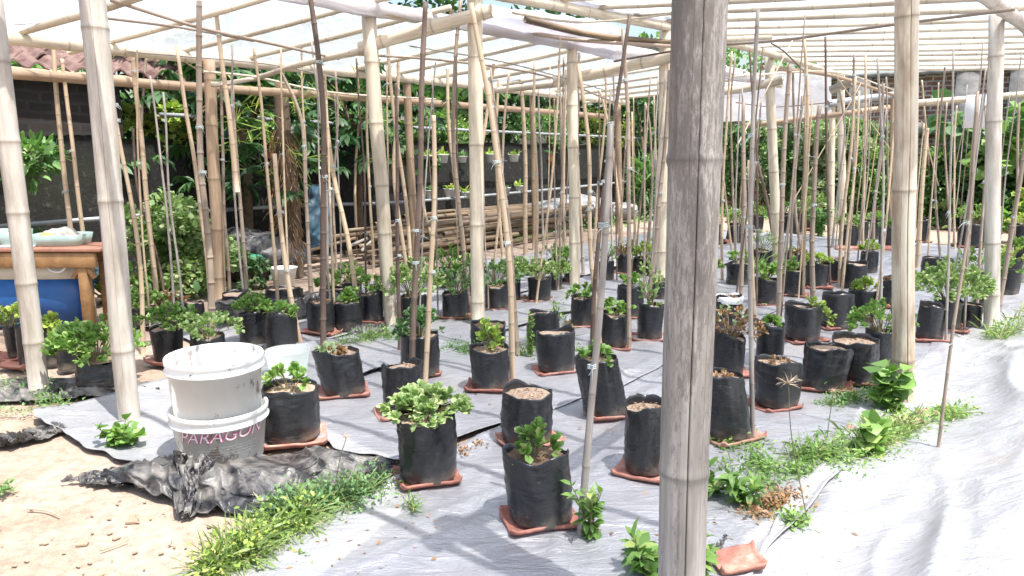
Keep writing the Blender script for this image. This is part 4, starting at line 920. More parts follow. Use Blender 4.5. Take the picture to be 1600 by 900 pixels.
for i, (u, vb, wp, vr, lean, pl, pr_, ph_, tl, short, op) in enumerate(POTS):
    zb = .016 + (.016 if tl else 0)
    f = G(u, vb, zb); d = f[1]; r = wp * .5 * AX(f) / F; dirv = np.array([f[0], f[1]]) / np.hypot(f[0], f[1]); c = np.array([f[0] + dirv[0] * r, f[1] + dirv[1] * r, zb])
    h = D(u, vr, d)[2] - zb; h = max(h, .1)
    near = bool(op.get('near'))
    root = empty('grow_bag', c, None, 'grow bag', 'black plastic grow bags standing in rows under the shelter')
    root['label'] = 'black ' + short if not short.startswith(('bare', 'neat', 'low', 'thin', 'tiny', 'shiny')) else short
    (V, Fc), (Vs, Fs), top = bag_mesh(c, r, h, i + 3, (lean * d / F, R.uniform(-.012, .012)), op.get('slump', R.uniform(0, .035)), R.uniform(.006, .016), near, R.uniform(.0, .05), op.get('rb'))
    obj('bag', V, Fc, M_BAG, root)
    obj('soil', Vs, Fs, M_SOILD if (op.get('soil') == 'd' or i % 4 == 1 and not near) else M_SOIL, root)
    if op.get('rim'):
        V, Fc, _ = lathe([(r * 1.0, h * .82), (r * 1.07, h * .9), (r * 1.04, h * 1.0), (r * .97, h * 1.02), (r * .95, h * .93)], 30, c); V = V + .006 * vn(V * 30)[:, None]; obj('rolled_rim', V, Fc, M_WHITE, root)
    if near:   # litter on the soil
        g = np.random.default_rng(i); N = 60; q = g.uniform(-1, 1, (N, 2)) * r * .7; q = q[np.hypot(*q.T) < r * .85]; p = np.c_[q + (top - c)[:2] + c[:2], np.full(len(q), top[2] + .012)]
        V, Fc, at = leaves(p, g.normal(0, 1, p.shape) * [1, 1, .15], g.uniform(.008, .025, len(p)), LT_DIAM, .7, g=g); tag(obj('soil_litter', V, Fc, M_DRY, root, attrs=at), kind='stuff')
    if pl:
        fk = 1.0 if near else 1.18
        plant_part(root, top + [0, 0, .004], pl, pr_ * fk, ph_ * fk, 50 + i, op.get('den', 1.0) * (1 if near else 1.35))
    if tl: tile(c + np.array([R.uniform(-.02, .02), -.015, 0]), op.get('tr', R.uniform(-.5, .5)) , 'terracotta tile under the ' + short, w_=max(.18, 1.65 * r) * R.uniform(.9, 1.15), l_=max(.25, 2.2 * r) * R.uniform(.9, 1.12), seed=i, z=.014)
    POTINFO.append((c, r, h, short))
# ------------------------------------------------------------------ bamboo stakes
# (points in the photo, first = foot; width px; material)
ST = [
 ([(122, 492), (105, 330), (90, 150), (76, 0)], 9, 't'), ([(150, 492), (128, 350), (110, 210), (97, 92)], 8, 't'),
 ([(221, 552), (215, 400), (190, 230), (172, 105)], 8, 't'), ([(245, 482), (228, 310), (215, 160), (202, 18)], 9, 't'),
 ([(212, 430), (212, 300), (220, 190), (229, 80)], 6, 'b'), ([(258, 470), (240, 380), (215, 290), (208, 200)], 5, 'd'),
 ([(331, 530), (327, 400), (312, 200), (309, -10)], 12, 'b'), ([(358, 465), (352, 340), (346, 200), (345, 100)], 6, 'b'),
 ([(330, 500), (312, 300), (292, 180), (275, 72)], 8, 't'), ([(372, 300), (362, 200), (348, 100), (337, 12)], 9, 't'),
 ([(437, 497), (424, 330), (410, 190), (397, 76)], 6, 't'), ([(463, 546), (446, 400), (430, 240)], 9.5, 't'),
 ([(388, 470), (378, 350), (365, 200), (362, 130)], 7, 'b'), ([(487, 470), (478, 300), (474, 150), (471, 40)], 4, 't'),
 ([(506, 547), (506, 350), (505, 160), (482, -10)], 11, 'd'), ([(565, 500), (540, 360), (520, 260), (500, 90)], 9, 't'),
 ([(486, 475), (480, 330), (470, 190), (437, 110)], 7, 'b'), ([(525, 445), (522, 300), (528, 180), (525, 110)], 4.5, 'b'),
 ([(560, 400), (555, 300), (560, 180), (559, 82)], 5, 't'), ([(584, 430), (578, 300), (574, 200), (573, 95)], 5, 't'),
 ([(645, 470), (632, 300), (612, 150), (600, -5)], 7, 't'), ([(640, 612), (652, 350), (660, 200), (664, 3)], 11, 'd'),
 ([(665, 607), (676, 400), (678, 180)], 10, 't'), ([(622, 552), (623, 400), (620, 300), (618, 130)], 7, 'd'),
 ([(640, 440), (616, 290), (620, 180), (623, 78)], 7, 't'), ([(735, 497), (716, 330), (708, 200), (720, -5)], 8, 'b'),
 ([(800, 598), (796, 420), (768, 200), (738, 5)], 11, 't'), ([(822, 400), (819, 220), (812, 110), (803, 18)], 8, 't'),
 ([(903, 842), (922, 620), (940, 400), (950, 194)], 14, 'g'), ([(924, 572), (933, 400), (950, 230), (985, 22)], 8, 'd'),
 ([(938, 560), (925, 400), (918, 220), (903, 100)], 8, 't'), ([(983, 552), (985, 380), (983, 250), (972, 45)], 8, 'b'),
 ([(1022, 470), (1030, 330), (1040, 200), (1046, 110)], 8, 'b'), ([(1172, 690), (1172, 500), (1170, 300), (1185, 15)], 9, 'g'),
 ([(1219, 500), (1221, 350), (1224, 240), (1232, 100)], 9, 'b'), ([(1464, 712), (1490, 520), (1512, 350), (1525, 142)], 6, 'b'),
 ([(1376, 562), (1380, 400), (1380, 250), (1372, 90)], 5, 'g'), ([(1560, 492), (1580, 360), (1596, 260), (1612, 150)], 8, 'b'),
 ([(730, 420), (706, 250), (700, 160), (698, 92)], 7, 't'), ([(700, 300), (715, 200), (722, 120), (706, 75)], 5, 't'),
 ([(688, 400), (663, 330), (655, 245)], 7, 't'), ([(752, 470), (745, 300), (760, 180), (770, 100)], 7, 't'),
 ([(786, 400), (775, 250), (777, 150), (781, 85)], 6, 't'), ([(810, 560), (800, 400), (783, 280), (762, 130)], 9, 'b'),
 ([(836, 440), (838, 300), (834, 200), (836, 95)], 6, 't'), ([(862, 420), (877, 300), (876, 150), (872, 60)], 5, 'b'),
 ([(885, 410), (880, 280), (882, 200), (884, 75)], 5, 't'), ([(912, 430), (903, 250), (905, 130), (907, 60)], 6, 'b'),
 ([(925, 400), (935, 300), (946, 150), (940, 70)], 5, 't'), ([(958, 420), (955, 300), (958, 180), (957, 100)], 4, 'g'),
 ([(1003, 330), (1006, 250), (994, 140), (990, 100)], 5, 't'), ([(1008, 420), (1018, 300), (1016, 200), (1008, 160)], 4.5, 'b'),
 ([(1024, 400), (1026, 280), (1022, 150)], 4, 't'), ([(974, 400), (960, 250), (942, 160), (935, 140)], 6, 't'),
 ([(1128, 440), (1130, 300), (1135, 180), (1143, 80)], 5, 't'), ([(1150, 430), (1146, 300), (1142, 160), (1148, 90)], 4, 'b'),
 ([(1160, 465), (1162, 300), (1160, 160)], 8, 'b'), ([(1212, 385), (1200, 320), (1180, 230), (1176, 150)], 6, 'd'),
 ([(1182, 520), (1175, 420), (1172, 250)], 8, 't'), ([(1256, 400), (1244, 330), (1242, 250), (1240, 110)], 5, 'b'),
 ([(1256, 468), (1258, 330), (1261, 200), (1257, 62)], 6, 't'), ([(1270, 470), (1271, 330), (1278, 200), (1282, 165)], 9, 'b'),
 ([(1297, 450), (1295, 330), (1292, 220), (1290, 57)], 5, 'd'), ([(1313, 450), (1315, 350), (1330, 240), (1338, 120)], 6, 't'),
 ([(1322, 437), (1330, 350), (1336, 250), (1334, 85)], 5, 'b'), ([(1348, 425), (1350, 320), (1354, 200), (1352, 85)], 5, 't'),
 ([(1365, 425), (1367, 330), (1375, 240), (1380, 130)], 6, 'b'), ([(1236, 440), (1238, 330), (1246, 220), (1253, 150)], 5, 'b'),
 ([(1145, 400), (1132, 300), (1126, 170)], 4, 't'), ([(1112, 400), (1120, 250), (1118, 150)], 4, 'b'),
 ([(1433, 420), (1440, 320), (1450, 200)], 8, 't'), ([(1445, 350), (1452, 280), (1446, 190), (1440, 125)], 4, 't'),
 ([(1470, 402), (1462, 300), (1468, 200), (1476, 105)], 4, 'b'), ([(1487, 360), (1476, 240), (1480, 160)], 4, 'b'),
 ([(1510, 425), (1516, 280), (1524, 150)], 4.5, 'b'), ([(1493, 390), (1490, 280), (1495, 165)], 3.5, 't'),
 ([(1526, 495), (1536, 330), (1540, 250), (1538, 165)], 5, 'b'), ([(1578, 410), (1590, 300), (1592, 160)], 5, 'b'),
 ([(1300, 390), (1310, 300), (1320, 210), (1313, 140)], 4, 'g'), ([(1390, 390), (1388, 280), (1384, 120)], 4, 'b'),
 ([(765, 480), (779, 330), (790, 180), (797, 110)], 5, 't'), ([(850, 400), (846, 300), (842, 140)], 4, 'g'),
 ([(1086, 430), (1098, 300), (1110, 110)], 5, 'b'), ([(600, 470), (592, 340), (588, 200)], 5, 'b'),
 ([(12, 480), (6, 440), (-4, 380), (-12, 250)], 9, 'b'), ([(104, 560), (122, 520), (140, 505)], 6, 'd'),
]
MM = dict(t=(M_TAN, 'tan'), b=(M_BROWN, 'brown'), d=(M_DARK, 'dark'), g=(M_GREY, 'grey'))
def near_pot(p):
    best = min(POTINFO, key=lambda q: np.hypot(q[0][0] - p[0], q[0][1] - p[1])); return best
def freepos(p):
    """nudge a stake's foot out of a bag"""
    for c, r, h, s in POTINFO:
        dx = p[0] - c[0]; dy = p[1] - c[1]; dd = math.hypot(dx, dy)
        if dd < r + .015:
            k = (r + .02) / (dd + 1e-6); 
            if dd < 1e-3: dx, dy, k = 0, 1, r + .02
            return np.array([c[0] + dx * k, c[1] + dy * k, p[2]])
    return p
SL = []
def stake(P3, r, mk, twines=0, seed=0):
    m, cn = MM[mk]; V, Fc, at = bamboo(P3, r, r * .72, 8, R.uniform(.16, .26), seed, ds=.12, wob=.010, bulge=.16 if mk in 'bd' else .08, rough=.05)
    o = obj('bamboo_stake', V, Fc, m, attrs=at); tag(o, None, 'stake', 'bamboo stakes set upright beside the bags')
    P3 = np.array(P3); ln = P3[-1] - P3[0]; lx = ln[0] / max(ln[2], .1)
    SL.append((o, r, cn, lx, P3[-1][2], P3[0]))
    C = spline(P3, .05)
    for k in range(twines):
        q = C[int(len(C) * R.uniform(.35, .95)) - 1]; ps = []
        for e in range(3):
            zz = (e - 1) * .006; th = np.linspace(0, 2 * np.pi, 9); ring = np.stack([q[0] + np.cos(th) * (r + .002), q[1] + np.sin(th) * (r + .002), q[2] + zz + th * .001], 1)
            V, Fc, at = bamboo(list(ring), .0022, .0022, 5, 0, 1, ds=.02); ps.append((V, Fc, at))
        for e in range(2):
            a = R.uniform(-1, 1); V, Fc, at = bamboo([q + [0, -r, 0], q + [a * .03, -r - .012, .01 - .02 * e], q + [a * .055, -r - .015, -.035 * R.uniform(.2, 1.2)]], .0016, .0012, 4, 0, 1, ds=.02); ps.append((V, Fc, at))
        V, Fc, at = merge(ps); obj('twine_tie', V, Fc, M_TWINE, o, attrs=at)
for i, (pts, wp, mk) in enumerate(ST):
    g0 = G(pts[0][0], pts[0][1]); d = g0[1]
    hang = i == 9
    if i == 9: d = 5.4
    L = [D(u, v, d) for u, v in pts]
    if not hang: L[0][2] = .0; f = freepos(L[0]); L[0] = np.array([f[0], f[1], -.05])
    stake(L, wp * .5 * AX((L[0] + L[-1]) / 2) / F * .95, mk, 2 if d < 5.2 else (1 if d < 8 else 0), 400 + i)
# one more stake beside most of the remaining bags
for i, (c, r, h, short) in enumerate(POTINFO):
    if c[1] < 5.0: continue
    for rep in range(2 if c[1] > 6.5 else 1):
        if R.random() < (.15 if rep == 0 else .5): continue
        a = R.uniform(0, 6.28); f = freepos(c + np.array([math.cos(a) * (r + .03), math.sin(a) * (r + .03), 0])); f[2] = -.05
        H = R.uniform(1.75, 2.3); lx = R.gauss(0, .035); ly = R.gauss(0, .04)
        kb = R.gauss(0, .02)
        stake([f, f + [lx * H * .5 + kb, ly * H * .5, H * .5], f + [lx * H, ly * H, H]], R.uniform(.0065, .0115), R.choice('ttbbggd'), 1 if c[1] < 9 else 0, 600 + i * 3 + rep)
# labels that single each stake out
seen = {}
SL2 = []
for o, r, cn, lx, tz, f in sorted(SL, key=lambda q: q[5][1]):
    short = near_pot(f)[3]; sw = short.split()
    ref = ' '.join(sw[:11])
    lean = 'leaning right' if lx > .055 else ('leaning left' if lx < -.055 else 'upright')
    th = 'thick' if r > .0155 else ('thin' if r < .0105 else '')
    base = f'{th} {cn} stake {lean} by the {ref}'.strip()
    seen.setdefault(base, []).append(o)
for b, os_ in seen.items():
    for k, o in enumerate(os_):
        w_ = b.split()
        if len(os_) > 1: w_ = (['nearer'] if k == 0 else ['farther'] if k == len(os_) - 1 else [['', 'second', 'third', 'fourth', 'fifth'][min(k, 4)]]) + w_
        o['label'] = ' '.join(w_[:16])

# ------------------------------------------------------------------ the two buckets
bc_ = G(340, 772) ; bd = bc_[1] + .15; bx = (340 - 800) / F * (bd) * 1.0
def bucket(c, ro, h, name, label, text=False, tilt=0, handle=True):
    t = empty(name, c, label, 'bucket', 'two stacked white pails')
    rb = ro * .86; pr = [(.001, .004), (rb * .97, .004), (rb, .012), (ro * .965, h - .056), (ro * 1.03, h - .054), (ro * 1.035, h - .050), (ro * 1.0, h - .046), (ro * 1.0, h - .030), (ro * 1.0, h - .026), (ro * 1.02, h - .024), (ro * 1.025, h - .004), (ro * 1.01, h), (ro * .975, h - .002), (ro * .965, h - .02), (rb * .96, .02), (.001, .018)]
    pr = pr[:4] + [(ro * .97, h - .058)] + pr[4:]
    V, Fc, _ = lathe(pr, 72); V[:, 2] += 0; obj('pail', V + c, Fc, M_BUCKET, t)
    return t
BD = 2.98; BXc = (341 - 800) / F * BD * 1.0
BXc = D(341, 620, BD)[0]; c0 = np.array([BXc, BD, .02]); r0b = 72.5 * AX(np.array([0, BD, .45])) / F
zt = D(340, 553, BD)[2]; zl = D(340, 632, BD)[2]
bk1 = bucket(c0, r0b, zl - .02, 'paint_bucket', 'lower white paint pail printed PARAGON, half wrapped by black plastic', True)
# its printed name, in slanted outlined capitals bent round the pail
def text_mesh(s, size, off, shear=.28, ext=0.0008, space=1.0):
    cu = bpy.data.curves.new('t', 'FONT'); cu.body = s; cu.size = size; cu.offset = off; cu.shear = shear; cu.extrude = ext; cu.align_x = 'CENTER'; cu.space_character = space; cu.resolution_u = 3
    ob = bpy.data.objects.new('t', cu); COL.objects.link(ob); dg = bpy.context.evaluated_depsgraph_get(); dg.update()
    me = ob.evaluated_get(dg).to_mesh(); V = np.array([v.co[:] for v in me.vertices]); Fc = [np.array([list(p.vertices) for p in me.polygons if len(p.vertices) == k]).reshape(-1, k) for k in (3, 4)]
    more = [list(p.vertices) for p in me.polygons if len(p.vertices) > 4]
    for q in more: Fc[0] = np.concatenate([Fc[0], np.array([(q[0], q[i], q[i + 1]) for i in range(1, len(q) - 1)])])
    ob.evaluated_get(dg).to_mesh_clear(); bpy.data.objects.remove(ob); bpy.data.curves.remove(cu)
    return V, [f for f in Fc if len(f)]
a0 = math.atan2(-c0[1], -c0[0]) # towards camera
def bend(V, c, rr, z, aoff=0.0, lift=0.0):
    a = a0 + aoff + V[:, 0] / rr; k = radz(z + V[:, 1], c, r0b, zl - .02) + lift + V[:, 2]
    return np.stack([c[0] + np.cos(a) * k, c[1] + np.sin(a) * k, z + V[:, 1]], 1)
ztx = D(340, 694, BD - r0b)[2]
def radz(z, c, ro, h): return ro * (.86 + .105 * (z - c[2]) / (h - .057))
rt = radz(ztx + .03, c0, r0b, zl - .02)
for nm, off, mt, lf in (('lettering', .0026, M_PINK, .0012), ('lettering', -.0008, M_WHITE, .0030)):
    V, Fc = text_mesh('PARAGON', .073, off, .3, .0004, 1.0); V = V.copy(); V[:, 0] *= 1.02
    V[:, 1] += .03 * V[:, 0] 
    o_ = obj(nm, bend(V, c0, rt, ztx, 0, lf), Fc, mt, bk1, smooth=False)
ps = []
for k in range(4):
    x = -.10 + (.03 if k == 0 else 0)
    while x < .13:
        l_ = R.uniform(.008, .028); V, Fc, _ = box((x + l_ / 2, -.026 - k * .012, .0005), (l_, .0011, .0008)); rk = rt * .985
        ps.append((bend(np.repeat(V, 1, 0), c0, rk, ztx + .0, 0, .002), Fc, {})); x += l_ + .004
V, Fc, _ = merge(ps); obj('small_print', V, Fc, M_INK, bk1, smooth=False)
c1 = np.array([c0[0] - .004, c0[1], zl - .185]); bk2 = bucket(c1, r0b * .985, zt - c1[2], 'empty_bucket', 'stained open white pail stacked on top of the printed one')
e0 = D(272, 598, BD - .03); e1 = D(299, 586, BD - r0b)
V, Fc, at = bamboo([D(273, 628, BD - .01), D(268, 620, BD - .02), D(275, 608, BD - .10), D(299, 585, BD - r0b - .004)], .0028, .0028, 8, 0, 1, ds=.02); obj('handle', V, Fc, M_WIRE, bk2, attrs=at)
for s_ in (-1,):
    V, Fc, _ = box(D(273, 629, BD - .01), (.02, .02, .03), 0, .003); obj('handle_lug', V, Fc, M_WHITE, bk2)
# clear plastic tub behind
ct = G(443, 596, .02); V, Fc, _ = lathe([(.001, 0), (.10, 0), (.125, .16), (.128, .16), (.124, .155), (.10, .006), (.001, .006)], 40, ct + [0, .1, 0]); tag(obj('clear_tub', V, Fc, M_TUB), 'clear plastic tub standing behind the buckets and the green sprig', 'tub')

# ------------------------------------------------------------------ bunched black plastic round the buckets
def crumple(name, label, fn, n=150, m=60, amp=.03, sc=9, seed=0, cat='plastic sheet', mat=None, th=.003):
    S, T = np.meshgrid(np.linspace(0, 1, n), np.linspace(0, 1, m), indexing='ij'); Pn = fn(S, T)
    q = np.stack([S * sc * 1.3 + T * 1.1, T * 2.2 + S * 2.0, S * 0], -1) + seed; r = 1 - np.abs(vn(q * np.array([1, .8, 1]) + 1.3 * vn(q * .5 + 3)[..., None])) * 1.5; r2 = 1 - np.abs(vn(q[..., [1, 0, 2]] * np.array([1.3, 2.2, 1]) + 7 + 1.2 * vn(q * .9)[..., None])) * 1.3; r3 = 1 - np.abs(vn(q * 4.4 + 11 + vn(q * 2)[..., None]))
    dz = amp * (1.6 * r + .9 * r2 + .3 * r3 - 1.7); Pn = Pn + np.stack([.8 * amp * vn(q * 1.5 + 50), 1.2 * amp * vn(q * 2.2 + 90) - .3 * dz, dz], -1); Pn[..., 2] = np.maximum(Pn[..., 2], .012 + .004 * T)
    A = Pn.reshape(-1, 3); B = A - np.array([0, 0, th]); N = len(A); Fg = gridF(n, m)
    rim = np.concatenate([np.arange(m), m - 1 + m * np.arange(1, n), (n - 1) * m + np.arange(m - 2, -1, -1), m * np.arange(n - 2, 0, -1)]); r2_ = np.roll(rim, -1)
    o = obj(name, np.concatenate([A, B]), np.concatenate([Fg, Fg[:, ::-1] + N, np.stack([rim, rim + N, r2_ + N, r2_], 1)]), mat or M_BLACKF); return tag(o, label, cat)
def pxcurve(L):
    """list of (u,v,z) -> function s -> world points on height z"""
    Pk = np.array([G(u, v, z) for u, v, z in L]); C = spline(list(Pk), .01)
    def f(s): i = s * (len(C) - 1); return np.stack([np.interp(i, np.arange(len(C)), C[:, k]) for k in range(3)], -1)
    return f
def loft(curves):
    fs = [pxcurve(c) for c in curves]; K = len(fs)
    def f(S, T):
        P_ = np.stack([g(S) for g in fs], 0); x = T * (K - 1); i = np.clip(x.astype(int), 0, K - 2); w_ = (x - i); w_ = w_ * w_ * (3 - 2 * w_)
        a = np.take_along_axis(P_, i[None, ..., None], 0)[0]; b = np.take_along_axis(P_, (i + 1)[None, ..., None], 0)[0]; return a * (1 - w_[..., None]) + b * w_[..., None]
    return f
crumple('black_plastic_heap', 'crumpled dusty black plastic bunched round the foot of the buckets', loft([
    [(150, 752, .015), (230, 766, .02), (290, 795, .02), (330, 800, .02), (390, 802, .02), (450, 785, .015), (520, 770, .015), (600, 748, .015)],
    [(150, 745, .03), (230, 750, .06), (290, 765, .06), (340, 765, .05), (400, 770, .06), (460, 752, .05), (520, 735, .05), (610, 738, .02)],
    [(160, 738, .04), (230, 728, .08), (290, 728, .09), (350, 734, .09), (420, 728, .11), (480, 722, .10), (530, 715, .07), (615, 728, .02)],
    [(180, 736, .015), (240, 720, .03), (290, 716, .03), (350, 716, .03), (420, 708, .03), (480, 700, .03), (530, 705, .015), (600, 718, .01)]]), 260, 110, .026, 6, 3)
crumple('plastic_flap', 'stiff torn flap of dark plastic standing up against the printed pail', loft([
    [(280, 800, .02), (290, 804, .02), (300, 800, .02)], [(268, 750, .05), (300, 765, .07), (322, 750, .06)], [(274, 722, .10), (300, 735, .11), (330, 735, .10)], [(268, 705, .16), (300, 712, .16), (338, 722, .12)]]), 60, 80, .022, 12, 8)
crumple('black_plastic_edge', 'folded black edge of the mulch film lying over the bare soil', loft([
    [(95, 752, .012), (160, 758, .012), (230, 764, .012), (285, 775, .012)], [(110, 742, .03), (170, 742, .04), (230, 742, .05), (290, 748, .06)], [(150, 737, .03), (200, 728, .03), (250, 718, .03), (292, 712, .03)]]), 120, 40, .018, 9, 21)
crumple('black_plastic_fold', 'folded black plastic corner at the soil beside the leaning posts', loft([
    [(-40, 700, .012), (20, 695, .012), (60, 688, .012), (100, 672, .012)], [(-40, 688, .05), (20, 683, .06), (70, 668, .05), (105, 668, .03)], [(-40, 680, .02), (20, 676, .02), (60, 665, .02), (98, 662, .02)]]), 90, 30, .02, 10, 27)
crumple('dark_plastic_strip', 'dark plastic lying rumpled beneath the largest bush', loft([
    [(-40, 628, .012), (60, 625, .012), (130, 620, .012), (250, 612, .012)], [(-40, 612, .04), (60, 608, .03), (130, 608, .05), (250, 606, .03)], [(-40, 596, .012), (60, 592, .012), (130, 592, .012), (240, 600, .012)]]), 140, 40, .018, 8, 33)
crumple('dark_plastic_scrap', 'dark plastic scrap slumped against the slanting stake', loft([
    [(545, 528, .012), (570, 530, .012), (602, 522, .012)], [(550, 510, .07), (580, 512, .08), (604, 508, .06)], [(556, 505, .012), (580, 503, .012), (600, 502, .012)]]), 50, 30, .012, 12, 37)
crumple('black_film_tear', 'torn black film folded at the foot of the thick grey post', loft([
    [(1095, 905, .012), (1120, 880, .012), (1140, 838, .012)], [(1105, 880, .03), (1118, 862, .04), (1135, 836, .02)], [(1096, 858, .012), (1112, 852, .012), (1130, 832, .012)]]), 60, 24, .006, 20, 41)
crumple('black_bed_cover', 'dusty black plastic heaped along the back edge of the beds', loft([
    [(340, 505, .01), (450, 500, .01), (560, 480, .01)], [(340, 480, .18), (450, 470, .2), (560, 455, .15)], [(340, 468, .02), (450, 460, .02), (560, 450, .02)]]), 120, 40, .04, 6, 45)

# ------------------------------------------------------------------ table, tub and junk at the far left
tb = G(130, 516); td = tb[1]; tt = empty('wooden_table', D(60, 480, td) * [1, 1, 0], 'rough wooden table at the left, piled with plastic trays', 'table')
z1 = D(60, 393, td)[2]; z2 = D(60, 416, td)[2]
for dd, nm in ((0, 'apron'), (.34, 'apron')):
    c = D(60, 405, td); V, Fc, _ = box((c[0] - .35, td + dd, (z1 + z2) / 2 - .01), (1.55, .035, z1 - z2), 0, .004); obj(nm, V, Fc, M_WOOD, tt)
c = D(60, 392, td); V, Fc, _ = box((c[0] - .35, td + .17, z1 + .012), (1.62, .40, .028), 0, .004); obj('table_top', V, Fc, M_WOODT, tt)
for u in (131, -190):
    for dd in (.03, .31):
        c = D(u, 450, td); V, Fc, _ = box((c[0], td + dd, z2 / 2), (.068, .07, z2), 0, .004); obj('leg', V, Fc, M_WOOD, tt)
for u0, u1 in ((128, 118), (132, 143)):
    V, Fc, _ = box((0, 0, 0), (.03, .03, .16), 0, .002); a = math.radians(35 if u1 < u0 else -35); V = V @ np.array([[math.cos(a), 0, math.sin(a)], [0, 1, 0], [-math.sin(a), 0, math.cos(a)]]).T; c = D((u0 + u1) / 2, 421, td + .02); obj('brace', V + c, Fc, M_WOOD, tt)
bt = empty('plastic_tub', D(50, 500, td + .2) * [1, 1, 0], 'big blue tub with a cream upper band under the table', 'tub')
def rbox_ring(c, sx, sy, z0_, z1_, s0, s1, t=.01, open_=True):
    m = 48; th = np.linspace(0, 2 * np.pi, m, endpoint=False); ex = 4
    cx = np.sign(np.cos(th)) * np.abs(np.cos(th)) ** (2 / ex); cy = np.sign(np.sin(th)) * np.abs(np.sin(th)) ** (2 / ex); V = []
    for z, s in [(z0_, s0), (z1_, s1), (z1_, s1 * .97), (z0_, s0 * .97)]: V.append(np.stack([c[0] + cx * sx * s, c[1] + cy * sy * s, z + 0 * th], 1))
    V = np.concatenate(V); j = np.arange(m); j2 = (j + 1) % m; Q = np.concatenate([np.stack([k * m + j, k * m + j2, ((k + 1) % 4) * m + j2, ((k + 1) % 4) * m + j], 1) for k in range(4)]); return V, [Q], {}
cc = D(30, 460, td + .20); zb2 = D(60, 437, td + .05)[2]; zb3 = D(60, 415, td + .05)[2]
V, Fc, _ = rbox_ring(cc, .56, .15, .0, zb2, .93, 1.0); obj('tub_body', V, Fc, M_BLUE, bt)
V, Fc, _ = rbox_ring(cc, .56, .15, zb2 + .002, zb3 + .03, 1.02, 1.0); obj('tub_band', V, Fc, M_CREAM, bt)
th = np.linspace(math.pi * 1.02, math.pi * 1.98, 14); hc = D(88, 413, td + .02); rr_ = 15 * td / F; ring = [hc + np.array([math.cos(a) * rr_, -.0, math.sin(a) * rr_ * .85]) for a in th]
V, Fc, at = bamboo(ring, .008, .008, 8, 0, 1, ds=.02); obj('handle', V, Fc, M_WHITE, bt, attrs=at)
def tray(u, v, wpx, hpx, dd, mat, name, label, cat='tray'):
    c = D(u, v, td + dd); W = wpx * .5 * (td + dd) / F; H = hpx * (td + dd) / F; V, Fc, _ = rbox_ring(np.array([c[0], c[1]]), W, .15, z1 + .03, z1 + .03 + H, .9, 1.0); o = obj(name, V, Fc, mat); tag(o, label, cat)
tray(98, 380, 80, 17, .20, M_GTRAY, 'green_basin', 'pale green basin on the table holding a filled plastic bag', 'basin')
tray(8, 380, 70, 22, .20, M_GTRAY, 'green_tray', 'pale green tray at the left end of the table', 'tray')
def blob(c, s, mat, name, label, cat, seed, par=None, n=28):
    u = np.linspace(0, np.pi, n); v = np.linspace(0, 2 * np.pi, n * 2, endpoint=False); U_, V_ = np.meshgrid(u, v, indexing='ij'); q = np.stack([np.sin(U_) * np.cos(V_), np.sin(U_) * np.sin(V_), np.cos(U_)], -1)
    k = 1 + .22 * fbm(q * 1.6 + seed) + .10 * (1 - np.abs(vn(q * 4 + seed))) ** 2; q = q * k[..., None] * np.array(s); m = n * 2
    i = np.arange(n - 1)[:, None] * m; j = np.arange(m)[None]; Q = np.stack([i + j, i + m + j, i + m + (j + 1) % m, i + (j + 1) % m], -1).reshape(-1, 4); W = q.reshape(-1, 3) + c
    W[:, 2] = np.maximum(W[:, 2], .004); o = obj(name, W, Q, mat, par)
    if par is None: tag(o, label, cat)
    return o
blob(D(95, 374, td + .18), (.15, .10, .085), M_SACKW, 'filled_bag', 'whitish knotted plastic bag lying in the green basin', 'bag', 3)
blob(D(76, 370, td + .11), (.05, .04, .03), M_YEL, 'yellow_wrapper', 'crumpled yellow wrapper on the plastic bag', 'wrapper', 8)
V, Fc, _ = box((D(20, 390, td)[0], td + .08, z1 + .034), (.24, .14, .014), .2, .002); tag(obj('white_lid', V, Fc, M_WHITE), 'flat white lid at the front of the table', 'lid')
blob(D(155, 425, td + .9), (.10, .10, .09), M_TARPB, 'grey_blue_bag', 'pale blue bag hanging behind the table end', 'bag', 12)
# loose bamboo heap along the wall
for i in range(34):
    row = i % 9; lay = i // 9; t0 = R.uniform(-.3, 1.6) + .3 * lay; L = R.uniform(2.2, 4.2); off = 1.55 - row * .125 + lay * -.03; z = .05 + lay * .115 + max(0, (row - 2)) * .022 + R.uniform(-.01, .015); r = R.uniform(.026, .046)
    a = Wp(t0 + 1.0, off + R.uniform(-.06, .06), z); b = Wp(t0 + 1.0 + L, off + R.uniform(-.08, .08), z + R.uniform(-.03, .05))
    V, Fc, at = bamboo([a, (a + b) / 2, b], r, r * .8, 12, .38, 700 + i, wob=.012, hollow=True)
    o = obj('bamboo_pole', V, Fc, M_PILE, attrs=at)
    tag(o, 'loose bamboo pole lying in the long heap against the back wall', 'bamboo pole', 'loose bamboo poles heaped by the wall')
for i, (a, b) in enumerate([((545, 385), (580, 370)), ((565, 392), (600, 356)), ((470, 395), (555, 372)), ((400, 398), (505, 405))]):
    V, Fc, _ = merge([bamboo([WD(*a, 1.0), WD(*b, 1.0)], .02, .02, 8, 0, i)]); 
    o = obj('split_lath', V * 1.0, Fc, M_SACKW if i < 2 else M_DULL); tag(o, ['short pale split lath on the bamboo heap', 'steep pale lath on top of the heap', 'long thin lath crossing the heap', 'low lath by the sacks'][i], 'lath')
blob(WD(405, 395, 1.0), (.24, .2, .16), M_SACKW, 'pale_sack', 'pale cloth sack slumped on the heap beside the dull brown post', 'sack', 21)
blob(WD(378, 405, 1.25), (.20, .12, .05), M_SACKG, 'green_sack', 'flat green sack under the pale cloth sack', 'sack', 24)
blob(WD(378, 378, .9), (.30, .2, .14), M_BLACKF, 'black_bag_pile', 'crumpled black and white bag topping the junk heap', 'bag', 27)
